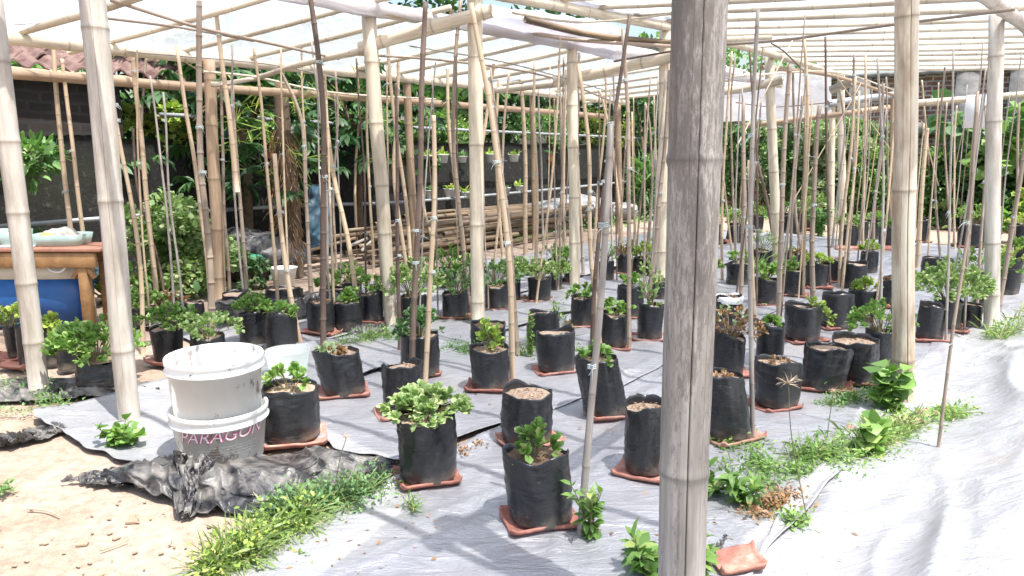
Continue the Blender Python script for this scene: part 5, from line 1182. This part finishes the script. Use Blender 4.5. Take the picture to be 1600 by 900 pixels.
blob(WD(385, 400, 1.0) * [1, 1, 0] + [0, .1, .2], (.5, .3, .28), M_BLACKF, 'junk_bag', 'big dark bag of junk under the sacks', 'bag', 29)
blob(WD(905, 322, .9), (.62, .4, .20), M_TARPG, 'grey_tarp_lump', 'pale grey tarpaulin lump above the ground cover near the wall', 'tarpaulin', 31)
for k, (u, v, sx) in enumerate([(850, 330, .3), (962, 330, .4)]): blob(WD(u, v, 1.0), (sx, .3, .16), M_TARPG, 'tarp_fold', ['small pale tarpaulin fold left of the pale post', 'light tarpaulin fold behind the long grey stake'][k], 'tarpaulin', 35 + k)
# blue tarp hanging on the wall
S, T = np.meshgrid(np.linspace(0, 1, 40), np.linspace(0, 1, 40), indexing='ij'); A0, A1, A2, A3 = WD(478, 290, .5), WD(522, 284, .5), WD(484, 392, .7), WD(516, 386, .7)
Pn = (A0 * (1 - S[..., None]) + A1 * S[..., None]) * (1 - T[..., None]) + (A2 * (1 - S[..., None]) + A3 * S[..., None]) * T[..., None]; Pn = Pn + np.append(WN, 0) * (.05 * fbm(Pn * 5))[..., None] 
Bk = Pn - np.append(WN, 0) * .006; Fg = gridF(40, 40); tag(obj('blue_tarp', np.concatenate([Pn.reshape(-1, 3), Bk.reshape(-1, 3)]), np.concatenate([Fg, Fg[:, ::-1] + 1600]), M_TARPB), 'faded blue tarpaulin hanging on the wall behind the shaggy trunk', 'tarpaulin')
V, Fc, _ = lathe([(.001, 0), (.09, 0), (.13, .2), (.14, .2), (.13, .19), (.085, .01), (.001, .01)], 30, WD(444, 446, 1.75) * [1, 1, 0]); tag(obj('striped_pail', V, Fc, M_WHITE), 'small pale pail standing behind the pale stake near the heap', 'pail')
# bricks and stones near the posts
def stone(u, v, s, label, seed, mat=None, rz=0, name='stone', cat='stone'):
    g = G(u, v); V, Fc, _ = box((0, 0, 0), s, rz, min(s) * .25); V = V + (min(s) * .25 * vn(V * 14 + seed))[:, None]; tag(obj(name, V + g + [0, 0, s[2] * .5 + .004], Fc, mat or M_STONE, smooth=False), label, cat)
stone(1418, 668, (.13, .10, .05), 'flat brown stone at the foot of the striped post', 1); stone(1450, 655, (.11, .08, .05), 'second flat brown stone right of the striped post', 2)
stone(1327, 675, (.035, .03, .025), 'tiny orange clod on the silver sheet', 3, M_TILE); stone(1148, 380, (.30, .12, .06), 'low brick beside the tilted distant bag', 4, M_TILE, .3, 'brick', 'brick')
stone(1330, 393, (.42, .12, .07), 'long flat bricks under the grey-soil distant bag', 5, M_TILE, -.1, 'brick', 'brick'); stone(1384, 393, (.26, .12, .07), 'stacked bricks below the distant bag', 6, M_TILE, -.1, 'brick', 'brick')
tile(G(1152, 893), .1, 'orange broken roof tile on the sheet right of the thick grey post', .12, .15, 5, .02, .12)
g = np.random.default_rng(5)
ps = []
for k in range(110):
    q = G(g.uniform(-60, 420), g.uniform(770, 930)); s = g.uniform(.003, .011) if k > 14 else g.uniform(.012, .028)
    U_ = rng.normal(0, 1, (1, 3)); V, Fc, _ = box((q[0], q[1], -.002), (s * 1.6, s, s * .5), g.uniform(0, 3), s * .12); ps.append((V, Fc, {}))
V, Fc, _ = merge(ps); o = obj('pebbles', V, Fc, M_STONE, smooth=False); o['kind'] = 'stuff'
for k, L in enumerate([[(42, 795), (70, 797), (93, 806)], [(156, 860), (180, 852), (200, 844)]]):
    V, Fc, at = bamboo([G(u, v, .006) for u, v in L], .004, .003, 6, 0, k, ds=.02); tag(obj('dry_twig', V, Fc, M_TAN, attrs=at), ['curved dry twig on the bare soil at left', 'straight dry twig on the bare soil'][k], 'twig')
V, Fc, at = bamboo([G(557, 557, .02), G(590, 552, .02), G(640, 546, .02)], .006, .006, 6, 0, 3, ds=.05); tag(obj('ground_cord', V, Fc, M_ROPE, attrs=at), 'thin brown cord lying on the silver sheet before the bluish rosette bag', 'cord')
# ------------------------------------------------------------------ weeds and grass (stuff)
def patch(poly, n, label, hmin=.03, hmax=.12, broad=.3, seed=0, kind_='grass', lay=.6, mat2=None, dry=.05):
    """poly: centre line in pixels with half width px"""
    g = np.random.default_rng(seed); C = [G(u, v) for u, v, w_ in poly]; C = np.array(C); Wd = np.array([w_ * c[1] / F for (_, _, w_), c in zip(poly, C)])
    S = np.r_[0, np.cumsum(np.linalg.norm(np.diff(C, axis=0), axis=1))]
    s = g.uniform(0, S[-1], n); cl = np.clip(g.normal(0, .62, n), -1.6, 1.6)
    # clumping
    keep = vn(np.stack([s * 7, cl * 2, s * 0 + seed], 1)) + g.normal(0, .35, n) > -.05; s = s[keep]; cl = cl[keep]; n = len(s)
    x = np.interp(s, S, C[:, 0]); y = np.interp(s, S, C[:, 1]); w_ = np.interp(s, S, Wd); a = g.uniform(0, 6.28, n)
    p = np.stack([x + np.cos(a) * cl * w_, y + np.sin(a) * cl * w_, np.full(n, .012)], 1)
    k = 4; parts = []
    nb = int(n * (1 - broad)); pb = np.repeat(p[:nb], k, 0); pb[:, :2] += g.normal(0, .006, (len(pb), 2)); d = rdir(len(pb), lay, g); L = g.uniform(hmin, hmax, len(pb)) * (1.25 - .6 * np.repeat(np.abs(cl[:nb]), k)).clip(.35)
    L = L * g.choice([.4, .8, 1.15], len(L)); V, Fc, at = leaves(pb, d, L, LT_BLADE, .62, g=g); parts.append((V, Fc, at)); mats = [M_GRASS]; mi = [np.zeros(len(Fc[0]))]
    pl = np.repeat(p[nb:], 5, 0); pl = pl + g.normal(0, .018, pl.shape); pl[:, 2] = .012 + np.abs(g.normal(0, hmax * .38, len(pl))) * (1.15 - .55 * np.repeat(np.abs(cl[nb:]), 5)).clip(.2); d = rdir(len(pl), .35, g)
    V, Fc, at = leaves(pl, d, g.uniform(.009, .028, len(pl)), LT_LANCE, 1.4, g=g); parts.append((V, Fc, at)); mats.append(mat2 or M_HEDGE); mi.append(np.ones(len(Fc[0])))
    V, Fc, at = merge(parts)
    o = obj(kind_, V, Fc, mats, attrs=at, midx=np.concatenate(mi)); tag(o, label, 'weeds', None, 'stuff'); return o
patch([(322, 910, 25), (385, 872, 62), (440, 838, 62), (480, 815, 40)], 1600, 'bright yellowish grass at the edge of the bare soil in front of the black plastic', .03, .13, .28, 1, mat2=M_LEAFY)
patch([(430, 815, 40), (480, 800, 62), (530, 788, 62), (580, 775, 45), (612, 762, 20)], 1700, 'darker small-leaved weeds between the black plastic and the wide bag', .02, .11, .62, 71, mat2=M_LEAFD)
patch([(1125, 700, 30), (1180, 735, 45), (1250, 745, 50), (1330, 720, 55), (1420, 668, 40), (1520, 645, 25)], 1500, 'thin trailing weeds scattered over the outer sheet edge', .015, .06, .7, 72, mat2=M_LEAF)
g = np.random.default_rng(77); N = 700; q = np.array([G(g.uniform(250, 1600), g.uniform(470, 900), .022) for _ in range(N)]); q = q[vn(q * 1.6 + 4) > -.05]; V, Fc, at = leaves(q, g.normal(0, 1, q.shape) * [1, 1, .12], g.uniform(.006, .03, len(q)), LT_DIAM, .7, g=g); tag(obj('fallen_leaves', V, Fc, M_DRY, attrs=at), 'dry leaf scraps scattered over the silver sheets', 'leaf litter', None, 'stuff')
patch([(1120, 740, 30), (1160, 750, 40), (1200, 770, 40), (1180, 700, 20)], 420, 'creeping weeds right of the thick grey post', .02, .08, .7, 2, mat2=M_LEAF)
patch([(1240, 725, 35), (1300, 715, 50), (1350, 705, 50), (1390, 680, 40), (1440, 670, 35), (1500, 655, 28)], 2000, 'grass along the humped sheet at the foot of the striped post', .03, .12, .35, 3, mat2=M_LEAF)
patch([(1290, 640, 20), (1340, 630, 30), (1380, 620, 28)], 420, 'low grass between the slabs and the striped post', .03, .09, .5, 4)
patch([(1555, 535, 20), (1590, 525, 30), (1640, 505, 40)], 700, 'tufted grass beside the pale grey post', .06, .20, .3, 5)
patch([(1190, 800, 30), (1240, 785, 35), (1170, 815, 20)], 330, 'brown-green weed mat at the bottom of the sheet', .02, .06, .7, 6, mat2=M_DRY)
patch([(1225, 825, 25), (1255, 832, 22)], 160, 'small weed clump near the shadow edge', .03, .08, .6, 7, mat2=M_LEAF)
patch([(520, 545, 22), (560, 540, 25), (600, 528, 22), (625, 540, 14)], 380, 'weeds at the foot of the pale post', .04, .11, .6, 8, mat2=M_LEAF)
patch([(700, 545, 22), (735, 555, 22), (760, 560, 10)], 240, 'fine weeds left of the seedling bag', .03, .08, .7, 9)
patch([(800, 560, 22), (830, 555, 30), (880, 545, 15)], 300, 'trailing weeds round the half hidden bag', .03, .10, .8, 10, mat2=M_LEAF)
patch([(715, 715, 12), (750, 700, 14)], 60, 'dry litter in the seam between two sheets', .01, .03, .9, 11, mat2=M_DRY)
patch([(700, 500, 12), (740, 505, 14)], 90, 'weeds under the dark bush bag', .04, .08, .6, 12)
patch([(-20, 610, 30), (40, 600, 40), (100, 650, 20), (-20, 650, 20)], 260, 'sparse yellow weeds on the soil beside the leaning posts', .02, .07, .6, 13)
patch([(0, 775, 10), (12, 772, 12)], 50, 'small tuft on the soil edge', .02, .05, .6, 14)
patch([(820, 372, 25), (880, 362, 40), (960, 352, 40)], 1200, 'dense dark ground cover before the tarpaulin', .04, .14, .95, 15, mat2=M_HEDGE)
patch([(870, 480, 20), (900, 560, 15), (880, 500, 18)], 120, 'weeds beside the rosette bag', .03, .1, .7, 16)
patch([(1120, 490, 20), (1100, 470, 30)], 150, 'bright weeds right behind the grey post', .04, .12, .8, 17, mat2=M_LEAFY)
patch([(1175, 430, 25), (1200, 410, 25)], 300, 'feathery pale weeds before the distant cream post', .08, .28, .4, 18, mat2=M_PALE)
def strip_patch(pts, n, label, seed, mat2, h=(.04, .16), wd=.35):
    g = np.random.default_rng(seed); pts = np.array(pts); S = np.r_[0, np.cumsum(np.linalg.norm(np.diff(pts, axis=0), axis=1))]; s = g.uniform(0, S[-1], n); off = g.normal(0, wd, (n, 2))
    p = np.stack([np.interp(s, S, pts[:, 0]) + off[:, 0], np.interp(s, S, pts[:, 1]) + off[:, 1], np.abs(g.normal(0, .07, n)) + .01], 1); keep = vn(p * 2.2 + seed) > -.2; p = p[keep]
    V, Fc, at = leaves(p, rdir(len(p), .35, g), g.uniform(*h, len(p)) * .8, LT_LANCE, 1.5, g=g); o = obj('undergrowth', V, Fc, mat2, attrs=at); tag(o, label, 'weeds', None, 'stuff')
strip_patch([FD(u, 300, 2.0)[:2] for u in (1130, 1300, 1480, 1700)], 3600, 'low green undergrowth along the foot of the hedge', 51, M_HEDGE)
strip_patch([WD(u, 300, .7)[:2] for u in (700, 850, 960, 1040)], 3200, 'undergrowth at the foot of the old wall beside the tarpaulin', 52, M_HEDGE)
strip_patch([WD(u, 300, 1.0)[:2] for u in (-100, 80, 220, 330)], 1500, 'undergrowth along the wall behind the table and bush', 53, M_LEAFD)
def weed(u, v, H, W_, label, seed, mat, L=(.03, .06), nst=6, tm=LT_LANCE, wid=1.3, cat='weed', k=9):
    g = np.random.default_rng(seed); c = G(u, v, .01); root = empty('leafy_weed', c, label, cat); lv = []; sp = []
    for i in range(nst):
        a = g.uniform(0, 6.28); t = c + np.array([math.cos(a) * W_ * g.uniform(.2, 1), math.sin(a) * W_ * g.uniform(.2, 1), H * g.uniform(.5, 1)]); C = spline([c, (c + t) / 2 + [0, 0, H * .12], t], .02)
        sp.append(bamboo([c, (c + t) / 2 + [0, 0, H * .12], t], .003, .0015, 5, 0, 1, ds=.04))
        idx = (np.linspace(.15, 1, k) * (len(C) - 1)).astype(int); q = np.repeat(C[idx], 2, 0); lv.append(leaves(q, rdir(len(q), .25, g), g.uniform(*L, len(q)), tm, wid, g=g))
    V, Fc, at = merge(lv); obj('foliage', V, Fc, mat, root, attrs=at); V, Fc, at = merge(sp); obj('stem', V, Fc, M_STEM, root, attrs=at)
weed(922, 842, .20, .07, 'leafy weed climbing round the foot of the long grey stake', 1, M_LEAF, (.03, .06), 7)
weed(1010, 905, .12, .12, 'broad-leaved weed left of the thick grey post at the bottom', 2, M_LEAF, (.05, .08), 6)
weed(1080, 900, .14, .05, 'narrow weed sprouting against the thick grey post', 3, M_LEAF, (.05, .09), 4)
weed(188, 698, .10, .12, 'round-leaved weed at the foot of the cracked leaning post', 4, M_LEAF, (.035, .06), 9, LT_ROUND, 1.5)
weed(1385, 640, .24, .08, 'tall broad-leaved weed left of the striped post', 5, M_LEAF, (.06, .10), 6, LT_ROUND, 1.6)
weed(1362, 710, .16, .05, 'single broad-leaved weed in the grass', 6, M_LEAF, (.06, .09), 3, LT_ROUND, 1.3)
weed(1115, 770, .10, .16, 'creeping shoot with paired leaves right of the grey post', 7, M_LEAF, (.03, .06), 9)
weed(1160, 790, .12, .10, 'pointed-leaf weed between the creeping weeds', 8, M_LEAF, (.04, .07), 6)
weed(828, 560, .30, .05, 'feathery vine climbing over the half hidden bag', 9, M_LEAF, (.015, .035), 8, k=16)
weed(870, 520, .26, .08, 'thin upright weed beside the pointed rosette bag', 10, M_LEAF, (.02, .04), 6, k=14)
weed(1240, 500, .02, .02, 'tiny sprout behind the bag with the sprawling shoot', 11, M_LEAF, (.02, .03), 2)
weed(1280, 340 + 30, .5, .2, 'tall weed at the edge of the open silver path', 12, M_HEDGE, (.06, .10), 14, k=12)
weed(720, 620 + 12, .05, .04, 'small seedling on the sheet near the wide bag', 13, M_LEAF, (.015, .03), 3)
weed(645, 800, .06, .10, 'sprawling grass shoot below the wide bag', 14, M_LEAF, (.03, .06), 4, LT_BLADE, 1.2)
for i, (pts, lb) in enumerate([([(1266, 835), (1238, 690), (1232, 600)], 'fluffy brown seedhead on a tall stalk before the wide bag'), ([(1290, 700), (1298, 640), (1303, 612)], 'small seedhead near the leaning bag'), ([(520, 790), (530, 720), (541, 685)], 'pale seedhead above the black plastic heap'), ([(1128, 430), (1128, 400), (1128, 362)], 'pale round seedhead right of the grey post')]):
    f = G(*pts[0]); C = [D(u, v, f[1]) for u, v in pts]; C[0] = f; root = empty('seed_stalk', f, lb, 'grass stalk', 'grass stalks with seedheads'); V, Fc, at = bamboo(C, .0022, .0014, 5, 0, 1, ds=.05); obj('stem', V, Fc, M_STEM, root, attrs=at)
    g = np.random.default_rng(i); N = 26; V, Fc, at = leaves(np.tile(C[-1], (N, 1)), rdir(N, .35, g), (.05 if i == 0 else .03) * g.uniform(.7, 1, N), LT_BLADE, .9, g=g); obj('seedhead', V, Fc, M_FLOWERH, root, attrs=at)

# ------------------------------------------------------------------ shrubs, hedge, trees
def crown(root, clumps, n, L, mat, tm=LT_DIAM, wid=1.0, seed=0, up=.15, droop=0.0, name='foliage', kk=1):
    g = np.random.default_rng(seed); C = np.array([c[:3] for c in clumps]); s = np.array([c[3] for c in clumps]); wt = s ** 2; wt /= wt.sum()
    ci = g.choice(len(C), n, p=wt); d0 = g.normal(0, 1, (n, 3)); d0 /= np.linalg.norm(d0, axis=1)[:, None]; rad = g.uniform(.35, 1.0, n) ** .6
    pos = C[ci] + d0 * (rad * s[ci])[:, None] * [1, 1, .8]; hole = vn(pos * (1.4 / max(.2, s.mean())) + seed) > -.28; pos = pos[hole]; d0 = d0[hole]
    pos[:, 2] = np.maximum(pos[:, 2], .02)
    n = len(pos); dd = d0 * .6 + g.normal(0, .55, (n, 3)); dd[:, 2] += up - droop
    V, Fc, at = leaves(pos, dd, g.uniform(*L, n), tm, wid, g=g); o = obj(name, V, Fc, mat, root, attrs=at, smooth=False)
    return o
def trunk(root, pts, r0, r1, mat=None, name='trunk', seed=0):
    V, Fc, at = bamboo(pts, r0, r1, 12, 0, seed, ds=.15, wob=.02, rough=.12); return obj(name, V, Fc, mat or M_TREETR, root, attrs=at)
def shrub(name, c, W_, H, n, L, mat, label, cat, seed, tm=LT_DIAM, wid=1.0, group=None, ncl=16, droop=0.0, dep=.7):
    g = np.random.default_rng(seed); root = empty(name, np.array(c) * [1, 1, 0], label, cat, group); cl = []
    for k in range(ncl):
        z = g.uniform(.12, 1) * H; f = math.sin(min(1, .25 + z / H) * math.pi * .62 + .3); cl.append((c[0] + g.uniform(-1, 1) * W_ * .75 * f, c[1] + g.uniform(-1, 1) * W_ * dep * f, z, W_ * g.uniform(.22, .42)))
    crown(root, cl, n, L, mat, tm, wid, seed, droop=droop)
    for k in range(5):
        t = cl[k]; trunk(root, [np.array([c[0] + g.uniform(-.1, .1), c[1], 0]), np.array([(c[0] + t[0]) / 2, (c[1] + t[1]) / 2, t[2] * .55]), np.array(t[:3])], .012, .005, M_STEM, 'stem', k)
    return root
b0 = WD(285, 470, 1.3); shrub('leafy_bush', b0, .55, .78, 4200, (.045, .09), M_LEAFV, 'bright bushy shrub growing between the cracked post and the dull brown post', 'bush', 21, LT_ROUND, 1.1, ncl=24)
b0 = WD(170, 480, 1.2); shrub('leafy_bush', b0, .3, .5, 1200, (.05, .09), M_LEAF, 'small bush behind the table leg', 'bush', 22, LT_ROUND, 1.1, ncl=10)
b0 = WD(30, 400, .5); shrub('leafy_bush', b0, .45, 1.9, 900, (.08, .15), M_HEDGE, 'thin tall shrub against the sooty brick wall', 'bush', 23, LT_LANCE, 1.3, ncl=10)
b0 = WD(395, 470, 1.6); shrub('leafy_bush', b0, .22, .32, 700, (.04, .08), M_LEAFD, 'dark little bush below the junk heap', 'bush', 24, LT_LANCE, 1.3, ncl=8)
# big-leaved tree in front of the old wall
def palmate(root, tips, c, seed, mat, L=.22, nf=9):
    g = np.random.default_rng(seed); P_, D_, LL = [], [], []; sp = []
    for t in tips:
        ax = g.normal(0, 1, 3); ax[2] = -abs(ax[2]) * .3; ax /= np.linalg.norm(ax); s = np.cross(ax, [0, 0, 1]); s /= np.linalg.norm(s) + 1e-6
        for k in range(nf):
            a = (k / (nf - 1) - .5) * 3.6; d = ax * math.cos(a) + s * math.sin(a); d[2] -= .35; P_.append(t); D_.append(d); LL.append(L * (1 - .25 * abs(a)) * g.uniform(.85, 1.1))
    V, Fc, at = leaves(np.array(P_), np.array(D_), np.array(LL), LT_LANCE, 1.0, g=g); obj('foliage', V, Fc, mat, root, attrs=at)
def bigtree(c, H, spread, ntip, label, seed, mat, L, cat='tree', trunk_r=.06, zmin=.9, name='broadleaf_tree'):
    g = np.random.default_rng(seed); root = empty(name, np.array(c) * [1, 1, 0], label, cat); top = np.array([c[0], c[1], H * .75]); trunk(root, [np.array([c[0], c[1], 0]), np.array([c[0] + .05, c[1], H * .4]), top], trunk_r, trunk_r * .6, seed=seed)
    tips = []
    for k in range(7):
        a = g.uniform(0, 6.28); e = top + np.array([math.cos(a) * spread * .7, math.sin(a) * spread * .5, g.uniform(-.2, .5)]); trunk(root, [top * [1, 1, .8], (top + e) / 2 + [0, 0, .1], e], trunk_r * .4, trunk_r * .15, name='limb', seed=k)
    for k in range(ntip): tips.append(top + np.array([g.normal(0, spread * .6), g.normal(0, spread * .35), 0]) + [0, 0, g.uniform(zmin - H * .75, H * .3)])
    palmate(root, tips, c, seed, mat, L); return root
bigtree(WD(390, 460, .5), 2.4, 1.0, 170, 'dark tree with drooping fingered leaves in front of the old wall', 31, M_TREE, .26)
bigtree(WD(560, 430, .35), 2.4, 1.1, 190, 'dark leafy tree behind the pale posts and wall rails', 32, M_TREE, .24, zmin=1.1)
bigtree(WD(250, 460, -.9), 2.5, .9, 120, 'leafy tree rising behind the low part of the black wall', 33, M_TREE, .24, zmin=1.35)
# shaggy trunk beside the bamboo heap
tr = empty('shaggy_trunk', WD(458, 470, 1.3) * [1, 1, 0], 'shaggy brown trunk with hanging root fibres before the bamboo heap', 'tree'); c = WD(458, 470, 1.3); c1_ = WD(440, 200, 1.3)
trunk(tr, [c * [1, 1, 0], WD(455, 330, 1.3), c1_, WD(438, 130, 1.3)], .105, .07, M_TREETR, 'trunk', 4)
g = np.random.default_rng(9); N = 500; k = g.uniform(.15, 1, N); q = (c * [1, 1, 0])[None] * (1 - k[:, None]) + c1_[None] * k[:, None]; a = g.uniform(0, 6.28, N); q = q + np.stack([np.cos(a) * .09, np.sin(a) * .09, 0 * a], 1)
V, Fc, at = leaves(q, np.stack([np.cos(a) * .5, np.sin(a) * .5, g.uniform(-1.4, -.3, N)], 1), g.uniform(.08, .25, N), LT_BLADE, .35, g=g); obj('root_fibres', V, Fc, M_DRY, tr, attrs=at)
tips = [c1_ + np.array([g.normal(0, .35), g.normal(0, .2), g.uniform(-.5, .6)]) for _ in range(30)]
V, Fc, at = leaves(np.repeat(tips, 6, 0), rdir(180, .0, g), g.uniform(.15, .35, 180), LT_BLADE, .6, g=g); obj('foliage', V, Fc, M_LEAFY, tr, attrs=at)
# yellow-green growth on top of the low wall, trees beyond
for i, (u, v, W_, n, m, lb) in enumerate([(255, 196, .35, 1500, M_LEAFY, 'sunlit yellow-green creeper on top of the low black wall'), (420, 200, .5, 1500, M_HEDGE, 'green creeper over the wall behind the fingered leaves'), (560, 205, .5, 1500, M_HEDGE, 'sunlit creeper over the wall behind the first planters'),
                                           (700, 200, .5, 1300, M_LEAF, 'creeper above the hanging white planters'), (830, 200, .6, 1500, M_HEDGE, 'leafy creeper on the wall right of the cream post'), (930, 200, .7, 1500, M_LEAFY, 'bright creeper at the far end of the long wall')]):
    c = WD(u, v, -.25); g = np.random.default_rng(i); root = empty('wall_creeper', c * [1, 1, 0] + [0, 0, 1.3], lb, 'creeper', 'creepers on top of the old wall'); cl = [(c[0] + g.uniform(-1, 1) * W_, c[1] + g.uniform(-1, 1) * W_, c[2] + g.uniform(-.25, .25), W_ * g.uniform(.3, .5)) for _ in range(10)]
    crown(root, cl, n, (.05, .11), m, LT_ROUND if i < 1 else LT_LANCE, 1.2, i + 3); trunk(root, [Wp(0, -.3, 0) * 0 + c * [1, 1, 0], c], .02, .01, M_STEM, 'stem')
for i, (u, dd, H, W_, lb) in enumerate([(150, 13, 2.5, 1.6, 'tall dark tree beyond the tiled roof'), (400, 12.5, 3.0, 2.1, 'dense tree beyond the wall behind the fingered leaves'), (640, 14, 3.3, 2.0, 'tree beyond the wall behind the cream post'), (860, 17, 3.7, 2.6, 'broad tree beyond the wall right of the cream post'), (1010, 20, 4.0, 2.6, 'far tree beyond the wall corner'),
                                        (700, 9.8 + 6, 6.0, 2.5, 'slender tall tree crown above the ridge opening')]):
    c = D(u, 300, dd) * [1, 1, 0]; g = np.random.default_rng(60 + i); root = empty('background_tree', c, lb, 'tree', 'trees beyond the old wall'); trunk(root, [c, c + [0, 0, H * .4], c + [.1, 0, H * .7]], .12, .07, name='trunk')
    cl = [(c[0] + g.normal(0, W_ * .55), c[1] + g.normal(0, W_ * .4), g.uniform(.35, 1) * H, W_ * g.uniform(.22, .42)) for _ in range(22)]
    crown(root, cl, 6500, (.12, .24), M_TREE if i % 2 else M_HEDGE, LT_DIAM, 1.2, 70 + i)
# right-hand hedge: individual shrubs and vines before the brick wall
HG = [(1010, 345, 2.2, .55, 1.0, M_HEDGE, 'strap-leaved clump beside the thick grey post', LT_BLADE),
      (1100, 345, 2.6, .9, 1.75, M_HEDGE, 'tall feathery shrub right behind the thick grey post', LT_LANCE), (1150, 335, 2.2, .8, 1.9, M_LEAFD, 'feathery shrub under the hanging plastic', LT_LANCE), (1195, 335, 2.3, .8, 2.0, M_PALE, 'pale silvery vine behind the distant cream post', LT_LANCE),
      (1245, 330, 2.0, .8, 2.1, M_HEDGE, 'dense green shrub behind the far bags', LT_LANCE), (1290, 330, 1.8, .8, 2.0, M_PALE, 'pale-leaved climber beside the far twin posts', LT_ROUND), (1335, 328, 1.8, .8, 1.85, M_HEDGE, 'climber covering the lower brick wall before the concrete pillar', LT_LANCE),
      (1385, 330, 2.0, .8, 1.75, M_LEAF, 'green shrub left behind the striped post', LT_LANCE), (1435, 332, 2.0, .8, 1.35, M_HEDGE, 'low shrub right of the striped post under the concrete ledge', LT_LANCE), (1470, 334, 1.6, .55, 1.25, M_LEAFD, 'shaded shrub behind the lone far bag', LT_LANCE),
      (1520, 338, 1.6, .7, 1.5, M_HEDGE, 'round shrub under the blank white board', LT_ROUND), (1565, 342, 1.8, .7, 1.6, M_LEAFD, 'dark broad-leaved shrub at the wall pillar', LT_ROUND), (1620, 350, 2.2, .8, 1.9, M_HEDGE, 'broad-leaved shrub beyond the wide distant bag', LT_ROUND), (1700, 365, 2.2, .8, 1.7, M_HEDGE, 'shrub past the end of the bag rows', LT_ROUND)]
for i, (u, v, dp, W_, H, m, lb, tm) in enumerate(HG):
    c = (FD(u, v, .95 + .25 * (i % 3)) if u > 1120 else WD(u, v, 1.0)) * [1, 1, 0]; shrub('hedge_shrub', c, W_, H, 5200 if u > 1020 else 700, (.06, .13) if tm is not LT_BLADE else (.3, .6), m, lb, 'shrub', 100 + i, tm, 1.35 if tm is not LT_BLADE else 1.2, 'shrubs forming the green hedge', 20, dep=.6)
bl = FD(1555, 372, 2.2) * [1, 1, 0]; shrub('broadleaf_plant', bl, .55, 1.95, 260, (.16, .30), M_LEAF, 'tall plant with big heart-shaped leaves beside the blank board', 'plant', 140, LT_ROUND, 1.7, ncl=12, droop=.3)
bl = G(1590, 380); shrub('broadleaf_plant', bl, .35, .75, 220, (.10, .16), M_LEAFY, 'light green broad-leaved plant behind the wide distant bag', 'plant', 141, LT_ROUND, 1.6, ncl=9, droop=.1)
bl = FD(1490, 330, 1.6) * [1, 1, 0]; shrub('broadleaf_plant', bl, .5, 2.1, 130, (.2, .34), M_LEAFD, 'climbing plant with large leaves left of the blank board', 'plant', 142, LT_ROUND, 1.6, ncl=10, droop=.3)
